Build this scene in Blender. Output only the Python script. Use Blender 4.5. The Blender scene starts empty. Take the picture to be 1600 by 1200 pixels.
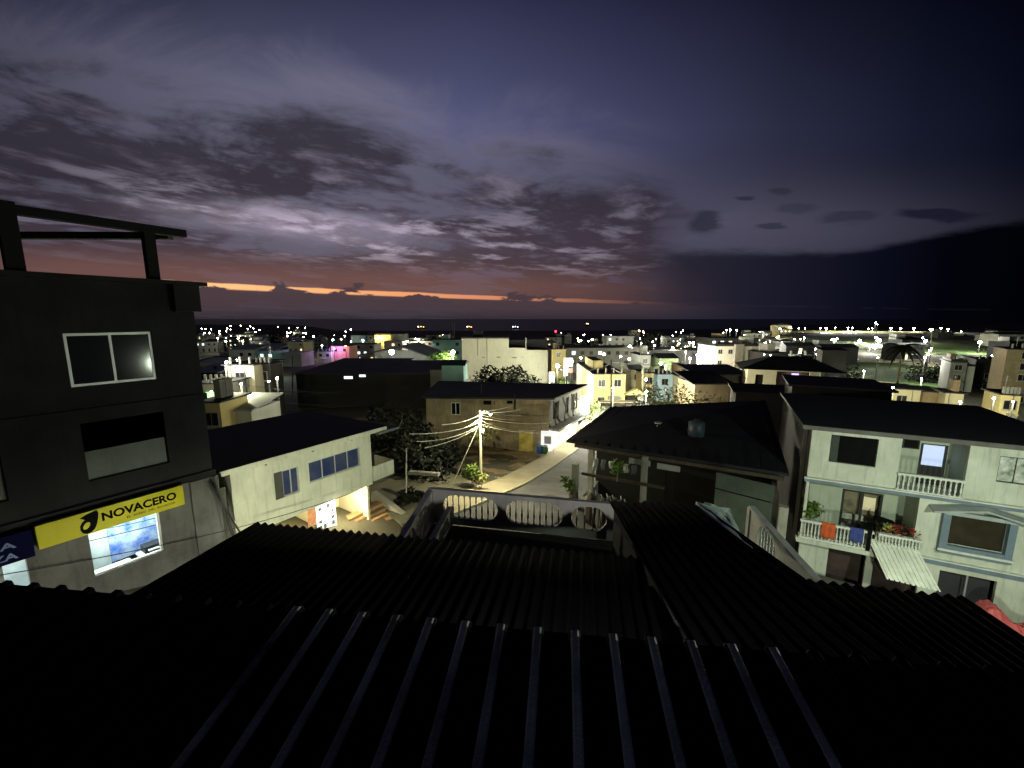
import bpy, bmesh, math, random
from mathutils import Vector, Matrix, noise as mnoise
random.seed(7)
C = bpy.context.scene.collection
SC = bpy.context.scene
PI = math.pi
# ------------------------------------------------------------------ camera
PITCH = math.radians(9.0); FPX = 650.0
SP, CP = math.sin(PITCH), math.cos(PITCH)
cam_d = bpy.data.cameras.new('camera'); cam = bpy.data.objects.new('camera', cam_d); C.objects.link(cam)
cam_d.sensor_width = 36; cam_d.lens = 36*FPX/1600; cam_d.clip_start = 0.05; cam_d.clip_end = 20000
cam.location = (0, 0, 0); cam.rotation_euler = (PI/2-PITCH, 0, 0)
SC.camera = cam
# ------------------------------------------------------------------ exposure
SC.view_settings.view_transform = 'Standard'; SC.view_settings.look = 'None'
SC.view_settings.exposure = 0; SC.view_settings.gamma = 1; SC.view_settings.use_curve_mapping = False
SC.cycles.use_denoising = True; SC.cycles.max_bounces = 6; SC.cycles.diffuse_bounces = 3
SC.cycles.transmission_bounces = 4; SC.cycles.transparent_max_bounces = 8
SC.cycles.sample_clamp_indirect = 3; SC.cycles.use_light_tree = True
SC.cycles.caustics_reflective = False; SC.cycles.caustics_refractive = False
SC.render.filter_size = 1.5
# ------------------------------------------------------------------ node expression helper
class Ex:
    nt = None
    def __init__(s, sock): s.s = sock
    @staticmethod
    def m(op, *a):
        n = Ex.nt.nodes.new('ShaderNodeMath'); n.operation = op
        for i, v in enumerate(a):
            if isinstance(v, Ex): Ex.nt.links.new(v.s, n.inputs[i])
            else: n.inputs[i].default_value = v
        return Ex(n.outputs[0])
    def __add__(s, o): return Ex.m('ADD', s, o)
    __radd__ = __add__
    def __sub__(s, o): return Ex.m('SUBTRACT', s, o)
    def __rsub__(s, o): return Ex.m('SUBTRACT', o, s)
    def __mul__(s, o): return Ex.m('MULTIPLY', s, o)
    __rmul__ = __mul__
    def __truediv__(s, o): return Ex.m('DIVIDE', s, o)
    def __rtruediv__(s, o): return Ex.m('DIVIDE', o, s)
def emax(a, b): return Ex.m('MAXIMUM', a, b)
def emin(a, b): return Ex.m('MINIMUM', a, b)
def esm(x, a, b):
    n = Ex.nt.nodes.new('ShaderNodeMapRange'); n.interpolation_type = 'SMOOTHSTEP'
    Ex.nt.links.new(x.s, n.inputs[0])
    for i, v in ((1, a), (2, b)):
        if isinstance(v, Ex): Ex.nt.links.new(v.s, n.inputs[i])
        else: n.inputs[i].default_value = v
    return Ex(n.outputs[0])
def evec(x, y, z=0.0):
    n = Ex.nt.nodes.new('ShaderNodeCombineXYZ')
    for i, v in enumerate((x, y, z)):
        if isinstance(v, Ex): Ex.nt.links.new(v.s, n.inputs[i])
        else: n.inputs[i].default_value = v
    return n.outputs[0]
def enoise(vec, scale, detail=4, rough=.55, dist=0.0):
    n = Ex.nt.nodes.new('ShaderNodeTexNoise'); Ex.nt.links.new(vec, n.inputs['Vector'])
    n.inputs['Scale'].default_value = scale; n.inputs['Detail'].default_value = detail
    n.inputs['Roughness'].default_value = rough; n.inputs['Distortion'].default_value = dist
    return Ex(n.outputs['Fac'])
def egauss(x, c, w):
    d = (x-c)/w
    return Ex.m('POWER', 2.718281828, -1.0*(d*d))
def eramp(x, lo, hi, stops):
    mr = Ex.nt.nodes.new('ShaderNodeMapRange'); Ex.nt.links.new(x.s, mr.inputs[0])
    mr.inputs[1].default_value = lo; mr.inputs[2].default_value = hi
    r = Ex.nt.nodes.new('ShaderNodeValToRGB'); Ex.nt.links.new(mr.outputs[0], r.inputs[0])
    el = r.color_ramp.elements
    for i, (p, c) in enumerate(stops):
        q = (p-lo)/(hi-lo)
        e = el[i] if i < 2 else el.new(q)
        e.position = q
        e.color = (*c, 1)
    return r.outputs[0]
def emix(f, a, b, mode='MIX'):
    n = Ex.nt.nodes.new('ShaderNodeMix'); n.data_type = 'RGBA'; n.blend_type = mode; n.clamp_factor = True
    for i, v in ((0, f), (6, a), (7, b)):
        if isinstance(v, Ex): Ex.nt.links.new(v.s, n.inputs[i])
        elif isinstance(v, (int, float)): n.inputs[i].default_value = v
        elif isinstance(v, tuple): n.inputs[i].default_value = (*v, 1)
        else: Ex.nt.links.new(v, n.inputs[i])
    return n.outputs[2]
def lin(r, g, b): return tuple((c/255/12.92 if c/255 <= .04045 else ((c/255+.055)/1.055)**2.4) for c in (r, g, b))
# ------------------------------------------------------------------ dusk sky
W = bpy.data.worlds.new('World'); SC.world = W; W.use_nodes = True
nt = W.node_tree; nt.nodes.clear(); Ex.nt = nt
tc = nt.nodes.new('ShaderNodeTexCoord'); sp = nt.nodes.new('ShaderNodeSeparateXYZ')
nt.links.new(tc.outputs['Generated'], sp.inputs[0])
dx, dy, dz = Ex(sp.outputs[0]), Ex(sp.outputs[1]), Ex(sp.outputs[2])
yy = emax(dy, .12); u = dx/yy; v = dz/yy
front = esm(dy, -.05, .45)
base = eramp(u, -1.4, 1.5, [(-1.4, lin(62, 64, 84)), (-.6, lin(89, 92, 117)), (-.1, lin(80, 82, 115)), (.25, lin(61, 63, 92)),
                           (.6, lin(38, 40, 60)), (.9, lin(19, 23, 40)), (1.2, lin(4, 7, 20)), (1.5, lin(1, 3, 10))])
vm = eramp(v, 0, .9, [(0, (.45,.42,.42)), (.1, (.8,.76,.74)), (.22, (1.0,.95,.86)), (.32, (1.0,.98,.92)), (.42, (1,1,1)), (.55, (.62,.62,.66)), (.68, (.30,.30,.36)), (.9, (.2,.2,.26))])
col = emix(1.0, base, vm, 'MULTIPLY')
hb = egauss(v, .2, .1)*egauss(u, .45, .55)
col = emix(hb*.6, col, lin(82, 79, 96))
# deck coordinates (a flat layer seen in perspective)
hh = v+.10
pu, pv = u/hh, 1.0/hh
warp = enoise(evec(pu, pv, 3.1), .9, 3)
pa = pu*.92+pv*.40+warp*.5; pb = pv*.92-pu*.40+warp*.4
n1 = enoise(evec(pa*.6, pb, 0.0), 1.25, 8, .60, .15)
n2 = enoise(evec(pa*.85, pb*1.1, 9.0), 2.6, 8, .60, .15)
n3 = enoise(evec(u, v*2.2, 4.0), 2.2, 7, .62, .6)
topl = .345-.21*u
dmask = esm(topl-v+.02+(n3-.5)*.28, -.03, .07)*(1.0-esm(u+(n2-.5)*.25, .28, .46))
# thin veil above the deck
veil = esm(topl-v+(n3-.5)*.5, -.16, .05)*(1.0-esm(u, .1, .5))*.65
col = emix(veil, col, eramp(u, -1.3, .5, [(-1.3, lin(84, 80, 94)), (-.4, lin(118, 115, 134)), (.1, lin(104, 101, 120)), (.5, lin(70, 68, 88))]))
dens = dmask*(.38+.72*esm(n1+(n3-.5)*.7+(n2-.5)*.55, .34, .53))
deckc = eramp(v, 0, .55, [(0, lin(50, 44, 52)), (.07, lin(82, 62, 62)), (.115, lin(72, 59, 64)), (.19, lin(66, 57, 67)), (.30, lin(54, 49, 60)), (.42, lin(54, 51, 63)), (.55, lin(50, 49, 62))])
udk = eramp(u, -1.4, .6, [(-1.4, (.62,.62,.66)), (-.8, (.9,.9,.9)), (-.3, (1,1,1)), (.1, (.85,.85,.9)), (.6, (.5,.5,.6))])
deckc = emix(1.0, deckc, udk, 'MULTIPLY')
col = emix(emin(dens, 1.0), col, deckc)
# lighter billows and breaks in the deck
gl = .222-.10*(u+.5)
gap = egauss(v, gl-.008, .055)*egauss(u, -.42, .5)
gap2 = egauss(v, gl+.085, .07)*egauss(u, -.15, .4)
brk = esm(n2+(n1-.5)*.7, .50, .72)
gap0 = egauss(v+(n1-.5)*.1, gl-.012, .03)*egauss(u, -.5, .24)
col = emix(gap0*(.45+.9*esm(n2, .38, .62)), col, lin(168, 156, 174))
col = emix(emin(brk*gap*1.5, 1.0), col, lin(182, 170, 188))
col = emix(esm(n2+(n1-.5)*.5, .47, .74)*gap2*.75, col, lin(132, 124, 144))
col = emix(esm(n2+(n3-.5)*.3, .50, .68)*dmask*.45*esm(v, .12, .2), col, lin(116, 109, 126))
# right hand low bank
n4 = enoise(evec(u*2.0, v*9.0, 2.0), 1.6, 6, .6)
bt = emax(.152, .152+(u-.75)*.17)
bank = esm(bt-v+(n4-.5)*.05+(n2-.5)*.02, -.008, .016)*esm(u+(n4-.5)*.1, .20, .42)
bankc = eramp(u, .1, 1.3, [(.1, lin(56, 50, 60)), (.4, lin(36, 34, 46)), (.65, lin(22, 22, 36)), (.85, lin(9, 11, 24)), (1.0, lin(3, 4, 10)), (1.3, lin(1, 1, 3))])
col = emix(bank, col, bankc)
for (cu, cv, wu, wv, k) in ((.443,.215,.045,.018,.75),(.53,.265,.022,.008,.75),(.615,.283,.03,.012,.6),(.60,.215,.03,.009,.65),(.77,.222,.06,.013,.6),(.98,.232,.085,.016,.85),(.66,.245,.04,.012,.4)):
    q = egauss(u+(n2-.5)*.10, cu, wu*1.25)*egauss(v+(n4-.5)*.06+(n2-.5)*.02, cv, wv)
    col = emix(esm(q, .25, .75)*k, col, lin(20, 21, 36) if cu > .9 else lin(36, 36, 52))
# smoky red glow over the horizon strip
lc = .046-.035*u+.010*u*u
glow = egauss(v, lc+.02, .045)*(1.0-esm(u, -.2, .55))*esm(u, -1.5, -1.0)
col = emix(glow*.72, col, lin(112, 78, 72))
# bright strip
n5 = enoise(evec(u*9.0, v*22.0, 1.0), 1.0, 5, .6)
n6 = enoise(evec(u*5.0, v*12.0, 7.0), 1.8, 7, .62, .25)
wv_ = .0058-.0042*u
top = 1.0-esm(v-lc+(n5-.5)*.007, wv_*.45, wv_*.95)
cum = esm(v-lc+(.455-n6)*.15-.008*egauss(u, -.52, .22)+esm(u, -.4, .1)*.002, -.014, -.004)
ufade = esm(u, -1.12, -.98)*(1.0-esm(u, -.05, .42)*.95)
strip = top*esm(v-lc, -1.1*wv_, -.5*wv_)*cum*ufade
stripc = eramp(u, -1.1, .5, [(-1.1, lin(240, 160, 100)), (-.9, lin(255, 205, 145)), (-.55, lin(255, 182, 120)), (-.1, lin(214, 138, 98)), (.15, lin(170, 112, 86)), (.5, lin(90, 62, 60))])
# dark cumulus heads standing into the strip
heads = (1.0-cum)*esm(v-lc, -.05, -.02)*(1.0-esm(v-lc, .03, .05))*(1.0-esm(u, .0, .35))*esm(u, -1.0, -.75)
col = emix(heads*.8, col, lin(62, 52, 60))
below = (1.0-esm(v-lc, -1.2*wv_, -.35*wv_))*(1.0-esm(u, .1, .6))
col = emix(below*.85, col, eramp(v, 0, .06, [(0, lin(48, 42, 50)), (.02, lin(66, 54, 60)), (.06, lin(72, 58, 62))]))
col = emix(strip, col, stripc)
dark = front*(1.0-esm(v, 1.0, 2.6)*.6)
col = emix(dark, lin(5, 5, 9), col)
bg = nt.nodes.new('ShaderNodeBackground'); out = nt.nodes.new('ShaderNodeOutputWorld')
nt.links.new(col, bg.inputs[0]); bg.inputs[1].default_value = 1.14; nt.links.new(bg.outputs[0], out.inputs[0])
W.cycles.sampling_method = 'MANUAL'; W.cycles.sample_map_resolution = 512
# ------------------------------------------------------------------ geometry helpers
def ray(px, py):
    a = (px-800)/FPX; t = (600-py)/FPX
    d = CP+t*SP
    return a/d, (t*CP-SP)/d          # x per y, z per y
def aty(px, py, y): X, Z = ray(px, py); return Vector((X*y, y, Z*y))
def atz(px, py, z): X, Z = ray(px, py); y = z/Z; return Vector((X*y, y, z))
def sstep(t): t = max(0, min(1, t)); return t*t*(3-2*t)
def interp(x, tab):
    if x <= tab[0][0]: return tab[0][1]
    for (a, b), (c, d) in zip(tab, tab[1:]):
        if x <= c: return b+(d-b)*(x-a)/(c-a)
    return tab[-1][1]
BASE = [(-20,-6.5),(0,-8.0),(31,-13.0),(47,-14.8),(70,-15.6),(120,-17.5),(200,-19.5),(400,-23),(800,-28),(1150,-34),(1300,-37)]
SEA = -35.0
def zt(x, y):
    z = interp(y, BASE)
    yn = max(y, 1.0); uu = x/(yn+6)
    z += -.16*max(-16, min(28, x))*(1-sstep((y-22)/40))
    z += 11.0*sstep((uu-.48)/.2)*sstep((y-130)/170)*(1-sstep((y-900)/300)*.8)
    z += 16.0*sstep((-uu-.40)/.12)*sstep((y-450)/450)*(1-sstep((y-1200)/500))
    z += 4.0*sstep((uu-.18)/.2)*sstep((y-350)/350)
    if y > 60: z += .8*mnoise.noise(Vector((x*.02, y*.02, 0)))
    return z
class MB:
    def __init__(s): s.v = []; s.f = []; s.smooth = False
    def vert(s, p): s.v.append(tuple(p)); return len(s.v)-1
    def face(s, *pts): s.f.append([s.vert(p) for p in pts])
    def box(s, x0, x1, y0, y1, z0, z1):
        i = len(s.v)
        for z in (z0, z1):
            for x, y in ((x0,y0),(x1,y0),(x1,y1),(x0,y1)): s.v.append((x,y,z))
        s.f += [[i+a for a in q] for q in ((3,2,1,0),(4,5,6,7),(0,1,5,4),(1,2,6,5),(2,3,7,6),(3,0,4,7))]
        return s
    def hexa(s, P):          # 8 points: bottom 4 then top 4
        i = len(s.v); s.v += [tuple(p) for p in P]
        s.f += [[i+a for a in q] for q in ((3,2,1,0),(4,5,6,7),(0,1,5,4),(1,2,6,5),(2,3,7,6),(3,0,4,7))]
        return s
    def beam(s, p, q, w, h):  # box from p to q, w wide, h high
        p, q = Vector(p), Vector(q); d = (q-p).normalized()
        up = Vector((0,0,1)) if abs(d.z) < .95 else Vector((1,0,0))
        a = d.cross(up).normalized()*(w/2); b = a.cross(d).normalized()*(h/2)
        return s.hexa([p-a-b, p+a-b, q+a-b, q-a-b, p-a+b, p+a+b, q+a+b, q-a+b])
    def tube(s, pts, r, n=6, r2=None):
        pts = [Vector(p) for p in pts]; rings = []
        for k, p in enumerate(pts):
            d = (pts[min(k+1, len(pts)-1)]-pts[max(k-1, 0)]).normalized()
            up = Vector((0,0,1)) if abs(d.z) < .95 else Vector((1,0,0))
            a = d.cross(up).normalized(); b = a.cross(d)
            rr = r if r2 is None else r+(r2-r)*k/(len(pts)-1)
            rings.append([s.vert(p+(a*math.cos(2*PI*j/n)+b*math.sin(2*PI*j/n))*rr) for j in range(n)])
        for A, B in zip(rings, rings[1:]):
            for j in range(n): s.f.append([A[j], A[(j+1)%n], B[(j+1)%n], B[j]])
        s.f.append(rings[0][::-1]); s.f.append(rings[-1])
        return s
    def lathe(s, prof, c=(0,0,0), n=8):   # prof: (radius, z)
        rings = [[s.vert((c[0]+r*math.cos(2*PI*j/n), c[1]+r*math.sin(2*PI*j/n), c[2]+z)) for j in range(n)] for r, z in prof]
        for A, B in zip(rings, rings[1:]):
            for j in range(n): s.f.append([A[j], A[(j+1)%n], B[(j+1)%n], B[j]])
        s.f.append(rings[0][::-1]); s.f.append(rings[-1])
        return s
    def ball(s, c, r, n=8, sz=1.0):
        return s.lathe([(max(r*math.sin(PI*k/5), .002*r), -r*sz*math.cos(PI*k/5)) for k in range(6)], c, n)
    def wall(s, W, z0, z1, holes=(), t=.15, y0=0.0, x0=0.0):
        xs = sorted({x0, x0+W} | {min(max(h[i], x0), x0+W) for h in holes for i in (0, 1)})
        zs = sorted({z0, z1} | {min(max(h[i], z0), z1) for h in holes for i in (2, 3)})
        def solid(i, j):
            if i < 0 or j < 0 or i >= len(xs)-1 or j >= len(zs)-1: return False
            cx, cz = (xs[i]+xs[i+1])/2, (zs[j]+zs[j+1])/2
            return not any(h[0] < cx < h[1] and h[2] < cz < h[3] for h in holes)
        y1 = y0+t
        for i in range(len(xs)-1):
            for j in range(len(zs)-1):
                if not solid(i, j): continue
                a, b, c, d = xs[i], xs[i+1], zs[j], zs[j+1]
                s.face((a,y0,c),(b,y0,c),(b,y0,d),(a,y0,d)); s.face((b,y1,c),(a,y1,c),(a,y1,d),(b,y1,d))
                if not solid(i-1, j): s.face((a,y1,c),(a,y0,c),(a,y0,d),(a,y1,d))
                if not solid(i+1, j): s.face((b,y0,c),(b,y1,c),(b,y1,d),(b,y0,d))
                if not solid(i, j-1): s.face((a,y1,c),(b,y1,c),(b,y0,c),(a,y0,c))
                if not solid(i, j+1): s.face((a,y0,d),(b,y0,d),(b,y1,d),(a,y1,d))
        return s
    def merge(s, o, M=None):
        i = len(s.v)
        s.v += [tuple(M @ Vector(p)) if M else p for p in o.v]; s.f += [[a+i for a in f] for f in o.f]
        return s
    def build(s, name, mat, parent=None, smooth=False, weld=False):
        me = bpy.data.meshes.new(name); me.from_pydata(s.v, [], s.f)
        if weld:
            bm = bmesh.new(); bm.from_mesh(me); bmesh.ops.remove_doubles(bm, verts=bm.verts, dist=1e-4)
            bmesh.ops.recalc_face_normals(bm, faces=bm.faces); bm.to_mesh(me); bm.free()
        me.materials.append(mat)
        if smooth or s.smooth: me.polygons.foreach_set('use_smooth', [True]*len(me.polygons))
        me.update()
        o = bpy.data.objects.new(name, me); C.objects.link(o)
        if parent is not None: o.parent = parent
        return o
def tag(o, label=None, cat=None, group=None, kind=None):
    if label: o['label'] = label
    if cat: o['category'] = cat
    if group: o['group'] = group
    if kind: o['kind'] = kind
    return o
def thing(name, label, cat, loc=(0,0,0), rz=0.0, group=None):
    o = bpy.data.objects.new(name, None); C.objects.link(o); o.empty_display_size = .3
    o.location = loc; o.rotation_euler = (0,0,rz)
    return tag(o, label, cat, group)
def struct(name, mb, mat, smooth=False): return tag(mb.build(name, mat, None, smooth), kind='structure')
def copy_tree(o, parent=None):
    c = o.copy(); C.objects.link(c)
    if parent: c.parent = parent
    for ch in [k for k in C.objects if k.parent == o]: copy_tree(ch, c)
    return c
class Fr:
    """frame of a facade: x along it, y into the building, z up (world height kept)"""
    def __init__(s, x, y, ang): s.o = Vector((x, y)); s.a = math.radians(ang); s.e = Vector((math.cos(s.a), math.sin(s.a))); s.n = Vector((-s.e.y, s.e.x))
    def at(s, px, py, d=0.0):
        X, Z = ray(px, py); r = Vector((X, 1.0)); o = s.o+s.n*d
        # r*k = o + e*t
        det = r.x*(-s.e.y)+s.e.x*r.y
        k = (o.x*(-s.e.y)+s.e.x*o.y)/det
        p = r*k; return (p-o).dot(s.e), Z*k
    def w(s, x, y, z): p = s.o+s.e*x+s.n*y; return Vector((p.x, p.y, z))
    def rect(s, x0, y0, x1, y1, d=0.0):      # two opposite picture corners -> x0,x1,z0,z1
        a, b = s.at(x0, y0, d); c, e = s.at(x1, y1, d)
        return (min(a,c), max(a,c), min(b,e), max(b,e))
def root_at(fr, name, label, cat, group=None): return thing(name, label, cat, (fr.o.x, fr.o.y, 0), fr.a, group)
# ------------------------------------------------------------------ materials
MATS = {}
def new_mat(name):
    m = bpy.data.materials.new(name); m.use_nodes = True; return m, m.node_tree, m.node_tree.nodes['Principled BSDF']
def surf(name, col=(.1,.1,.1), rough=.85, var=.25, scale=1.5, stain=.0, bump=.0, metal=0.0, spec=.3, fine=0.0, col2=None, stretch=1.0):
    if name in MATS: return MATS[name]
    m, nt, b = new_mat(name); L = nt.links
    tc = nt.nodes.new('ShaderNodeTexCoord'); mp = nt.nodes.new('ShaderNodeMapping'); L.new(tc.outputs['Object'], mp.inputs[0])
    mp.inputs['Scale'].default_value = (1, 1, stretch)
    n = nt.nodes.new('ShaderNodeTexNoise'); L.new(mp.outputs[0], n.inputs[0]); n.inputs['Scale'].default_value = scale; n.inputs['Detail'].default_value = 8; n.inputs['Roughness'].default_value = .62
    r = nt.nodes.new('ShaderNodeMapRange'); r.inputs[1].default_value = .32; r.inputs[2].default_value = .68; L.new(n.outputs[0], r.inputs[0])
    mx = nt.nodes.new('ShaderNodeMix'); mx.data_type = 'RGBA'; L.new(r.outputs[0], mx.inputs[0])
    c2 = col2 or tuple(c*(1-var) for c in col); mx.inputs[6].default_value = (*c2, 1); mx.inputs[7].default_value = (*[min(1, c*(1+var*.4)) for c in col], 1)
    last = mx.outputs[2]
    if stain:
        mp2 = nt.nodes.new('ShaderNodeMapping'); L.new(tc.outputs['Object'], mp2.inputs[0]); mp2.inputs['Scale'].default_value = (3.2, 3.2, .35)
        n2 = nt.nodes.new('ShaderNodeTexNoise'); L.new(mp2.outputs[0], n2.inputs[0]); n2.inputs['Scale'].default_value = 1.4; n2.inputs['Detail'].default_value = 9; n2.inputs['Roughness'].default_value = .7
        r2 = nt.nodes.new('ShaderNodeMapRange'); r2.inputs[1].default_value = .5; r2.inputs[2].default_value = .72; L.new(n2.outputs[0], r2.inputs[0]); r2.inputs[4].default_value = stain
        m2 = nt.nodes.new('ShaderNodeMix'); m2.data_type = 'RGBA'; L.new(r2.outputs[0], m2.inputs[0]); L.new(last, m2.inputs[6]); m2.inputs[7].default_value = (*[c*.35 for c in col], 1)
        last = m2.outputs[2]
    L.new(last, b.inputs['Base Color']); b.inputs['Roughness'].default_value = rough; b.inputs['Metallic'].default_value = metal; b.inputs['Specular IOR Level'].default_value = spec
    if bump:
        n3 = nt.nodes.new('ShaderNodeTexNoise'); L.new(tc.outputs['Object'], n3.inputs[0]); n3.inputs['Scale'].default_value = fine or scale*14; n3.inputs['Detail'].default_value = 5
        bp = nt.nodes.new('ShaderNodeBump'); bp.inputs['Strength'].default_value = bump; bp.inputs['Distance'].default_value = .03; L.new(n3.outputs[0], bp.inputs['Height']); L.new(bp.outputs[0], b.inputs['Normal'])
    MATS[name] = m; return m
def glow(name, col=(1,1,1), strength=1.0, pattern=None, sample='AUTO'):
    if name in MATS: return MATS[name]
    m, nt, b = new_mat(name); b.inputs['Base Color'].default_value = (*[c*.8 for c in col], 1); b.inputs['Roughness'].default_value = .5
    b.inputs['Emission Color'].default_value = (*col, 1); b.inputs['Emission Strength'].default_value = strength
    m.cycles.emission_sampling = sample; MATS[name] = m; return m
def glassy(name='window glass', col=(.012,.014,.016), rough=.06):
    if name in MATS: return MATS[name]
    m, nt, b = new_mat(name); b.inputs['Base Color'].default_value = (*col, 1); b.inputs['Roughness'].default_value = rough; b.inputs['Specular IOR Level'].default_value = .6
    MATS[name] = m; return m
GLASS = glassy()
PALE = surf('cream green plaster', (.52,.52,.41), .85, .22, .8, .55, .12)
WHITEH = surf('pale green plaster', (.56,.58,.49), .85, .2, .7, .6, .12)
CREAM = surf('cream painted render', (.50,.47,.34), .85, .15, .5, .3, .1)
YEL = surf('yellow painted render', (.60,.50,.18), .85, .15, .5, .3, .1)
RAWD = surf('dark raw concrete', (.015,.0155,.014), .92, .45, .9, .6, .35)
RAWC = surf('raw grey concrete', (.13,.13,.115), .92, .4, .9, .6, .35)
CONC = surf('weathered concrete', (.26,.25,.21), .92, .3, .9, .5, .25)
BROWNW = surf('brownish stained render', (.30,.25,.16), .9, .4, .6, .7, .25)
BLUETRIM = surf('blue grey trim paint', (.16,.21,.26), .7, .2, 2)
WTRIM = surf('white trim paint', (.62,.64,.58), .7, .15, 2, .2)
DARKROOF = surf('dark roofing', (.020,.020,.024), .8, .4, .8, 0, .3)
ZINC = surf('weathered dark zinc sheet', (.030,.030,.036), .55, .45, .6, 0, .15, metal=.5)
PAVER = surf('grey roofing sheet', (.09,.10,.11), .7, .35, .5, .3, .1)
ALU = surf('aluminium frame', (.42,.43,.42), .45, .1, 3, metal=.4)
DARKM = surf('dark metal', (.03,.03,.03), .6, .2, 3, metal=.4)
WOODD = surf('dark timber', (.055,.04,.03), .85, .4, 3, stretch=.3)
ASPH = surf('asphalt', (.11,.107,.10), .92, .5, .5, 0, .5, fine=40)
PAVE = surf('worn concrete paving', (.36,.31,.20), .92, .25, 1.0, 0, .3)
DIRT = surf('brown dirt', (.26,.17,.095), .98, .5, .55, 0, .8, fine=9, col2=(.10,.085,.04))
BLACKP = surf('black enamel', (.008,.008,.008), .9, .1, 3, spec=.03)
CABLE = surf('black cable rubber', (.02,.02,.02), .7, .1, 3)
DOORW = surf('brown door wood', (.10,.055,.03), .7, .3, 3)
LEAF = surf('green leaf', (.09,.16,.025), .7, .5, 6)
LEAFD = surf('dark leaf', (.009,.013,.006), .8, .6, 4)
BARK = surf('bark', (.16,.13,.08), .95, .4, 5, 0, .4)
# ------------------------------------------------------------------ reusable pieces
def window(parent, r, y=.05, nx=2, nz=1, fw=.05, frame=ALU, pane=GLASS, dp=.06, name='window'):
    x0, x1, z0, z1 = r; m = MB()
    m.box(x0, x1, y, y+dp, z0, z0+fw); m.box(x0, x1, y, y+dp, z1-fw, z1)
    m.box(x0, x0+fw, y, y+dp, z0+fw, z1-fw); m.box(x1-fw, x1, y, y+dp, z0+fw, z1-fw)
    for k in range(1, nx):
        x = x0+(x1-x0)*k/nx; m.box(x-fw*.4, x+fw*.4, y+.003, y+dp-.003, z0+fw, z1-fw)
    for k in range(1, nz):
        z = z0+(z1-z0)*k/nz; m.box(x0+fw, x1-fw, y+.006, y+dp-.006, z-fw*.35, z+fw*.35)
    o = m.build(name, frame, parent)
    MB().box(x0+fw*.5, x1-fw*.5, y+dp*.4, y+dp*.4+.008, z0+fw*.5, z1-fw*.5).build('pane', pane, o)
    return o
def shell(W, D, z0, z1, holes=(), t=.18, x0=0.0, slabs=()):
    """four walls (front one pierced) and floors"""
    m = MB().wall(W, z0, z1, holes, t, 0.0, x0)
    m.box(x0, x0+t, t+.002, D, z0, z1); m.box(x0+W-t, x0+W, t+.002, D, z0, z1); m.box(x0+t+.002, x0+W-t-.002, D-t, D, z0, z1)
    for z in slabs: m.box(x0+t+.003, x0+W-t-.003, t+.003, D-t-.003, z-.12, z)
    return m
def baluster_mb(h, r=.05, n=8):
    return MB().lathe([(r*.9,0),(r*.9,h*.06),(r*.45,h*.12),(r*.6,h*.22),(r,h*.38),(r*.55,h*.5),(r*.45,h*.52),(r,h*.55),(r*.45,h*.6),(r*.6,h*.75),(r*.45,h*.88),(r*.9,h*.94),(r*.9,h)], n=n)
def rail(parent, p, q, z0, z1, n, mat, r=.05, name='baluster'):
    """balustrade pieces between p and q (parent-local x,y): rails plus each baluster"""
    p, q = Vector(p), Vector(q)
    MB().beam((p.x,p.y,z1-.05), (q.x,q.y,z1-.05), .16, .10).build('top_rail', mat, parent)
    MB().beam((p.x,p.y,z0+.05), (q.x,q.y,z0+.05), .15, .10).build('bottom_rail', mat, parent)
    b = baluster_mb(z1-z0-.2, r); first = None
    for k in range(n):
        c = p+(q-p)*((k+.5)/n)
        if first is None: o = first = b.build(name, mat, parent, smooth=True)
        else: o = first.copy(); C.objects.link(o)
        o.location = (c.x, c.y, z0+.1)
def text_obj(s, size, mat, parent, loc, rot=(PI/2,0,0), name='lettering', bold=.0, width=None, depth=.004, align='LEFT', shear=0.0):
    cu = bpy.data.curves.new('lettering', 'FONT'); cu.body = s; cu.size = size; cu.extrude = depth; cu.offset = bold; cu.align_x = align; cu.shear = shear; cu.resolution_u = 3
    t = bpy.data.objects.new('lettering', cu); C.objects.link(t)
    dg = bpy.context.evaluated_depsgraph_get(); me = bpy.data.meshes.new_from_object(t.evaluated_get(dg))
    C.objects.unlink(t); bpy.data.objects.remove(t)
    me.materials.clear(); me.materials.append(mat)
    if width:
        xs = [v.co.x for v in me.vertices]; k = width/max(.01, (max(xs)-min(xs)))
        for v in me.vertices: v.co.x *= k
    o = bpy.data.objects.new(name, me); C.objects.link(o)
    if parent: o.parent = parent
    o.location = loc; o.rotation_euler = rot
    return o
def cutpanel(outer, holes, thick, name, mat, parent, y=0.0):
    """flat panel standing in local xz with openings of any outline"""
    cu = bpy.data.curves.new(name, 'CURVE'); cu.dimensions = '2D'; cu.fill_mode = 'BOTH'; cu.extrude = thick/2
    for pts in [outer]+list(holes):
        sp_ = cu.splines.new('POLY'); sp_.points.add(len(pts)-1)
        for k, (x, z) in enumerate(pts): sp_.points[k].co = (x, z, 0, 1)
        sp_.use_cyclic_u = True
    t = bpy.data.objects.new(name, cu); C.objects.link(t)
    dg = bpy.context.evaluated_depsgraph_get(); me = bpy.data.meshes.new_from_object(t.evaluated_get(dg))
    C.objects.unlink(t); bpy.data.objects.remove(t)
    me.transform(Matrix.Rotation(PI/2, 4, 'X')); me.transform(Matrix.Translation((0, y, 0)))
    me.materials.clear(); me.materials.append(mat)
    o = bpy.data.objects.new(name, me); C.objects.link(o); o.parent = parent
    return o
def stadium(x0, x1, z0, z1, n=10):
    r = (z1-z0)/2; c = (z0+z1)/2; rx = min(r, (x1-x0)/2); P = []
    for k in range(n+1): a = -PI/2+PI*k/n; P.append((x1-rx+rx*math.cos(a), c+r*math.sin(a)))
    for k in range(n+1): a = PI/2+PI*k/n; P.append((x0+rx+rx*math.cos(a), c+r*math.sin(a)))
    return P
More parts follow.
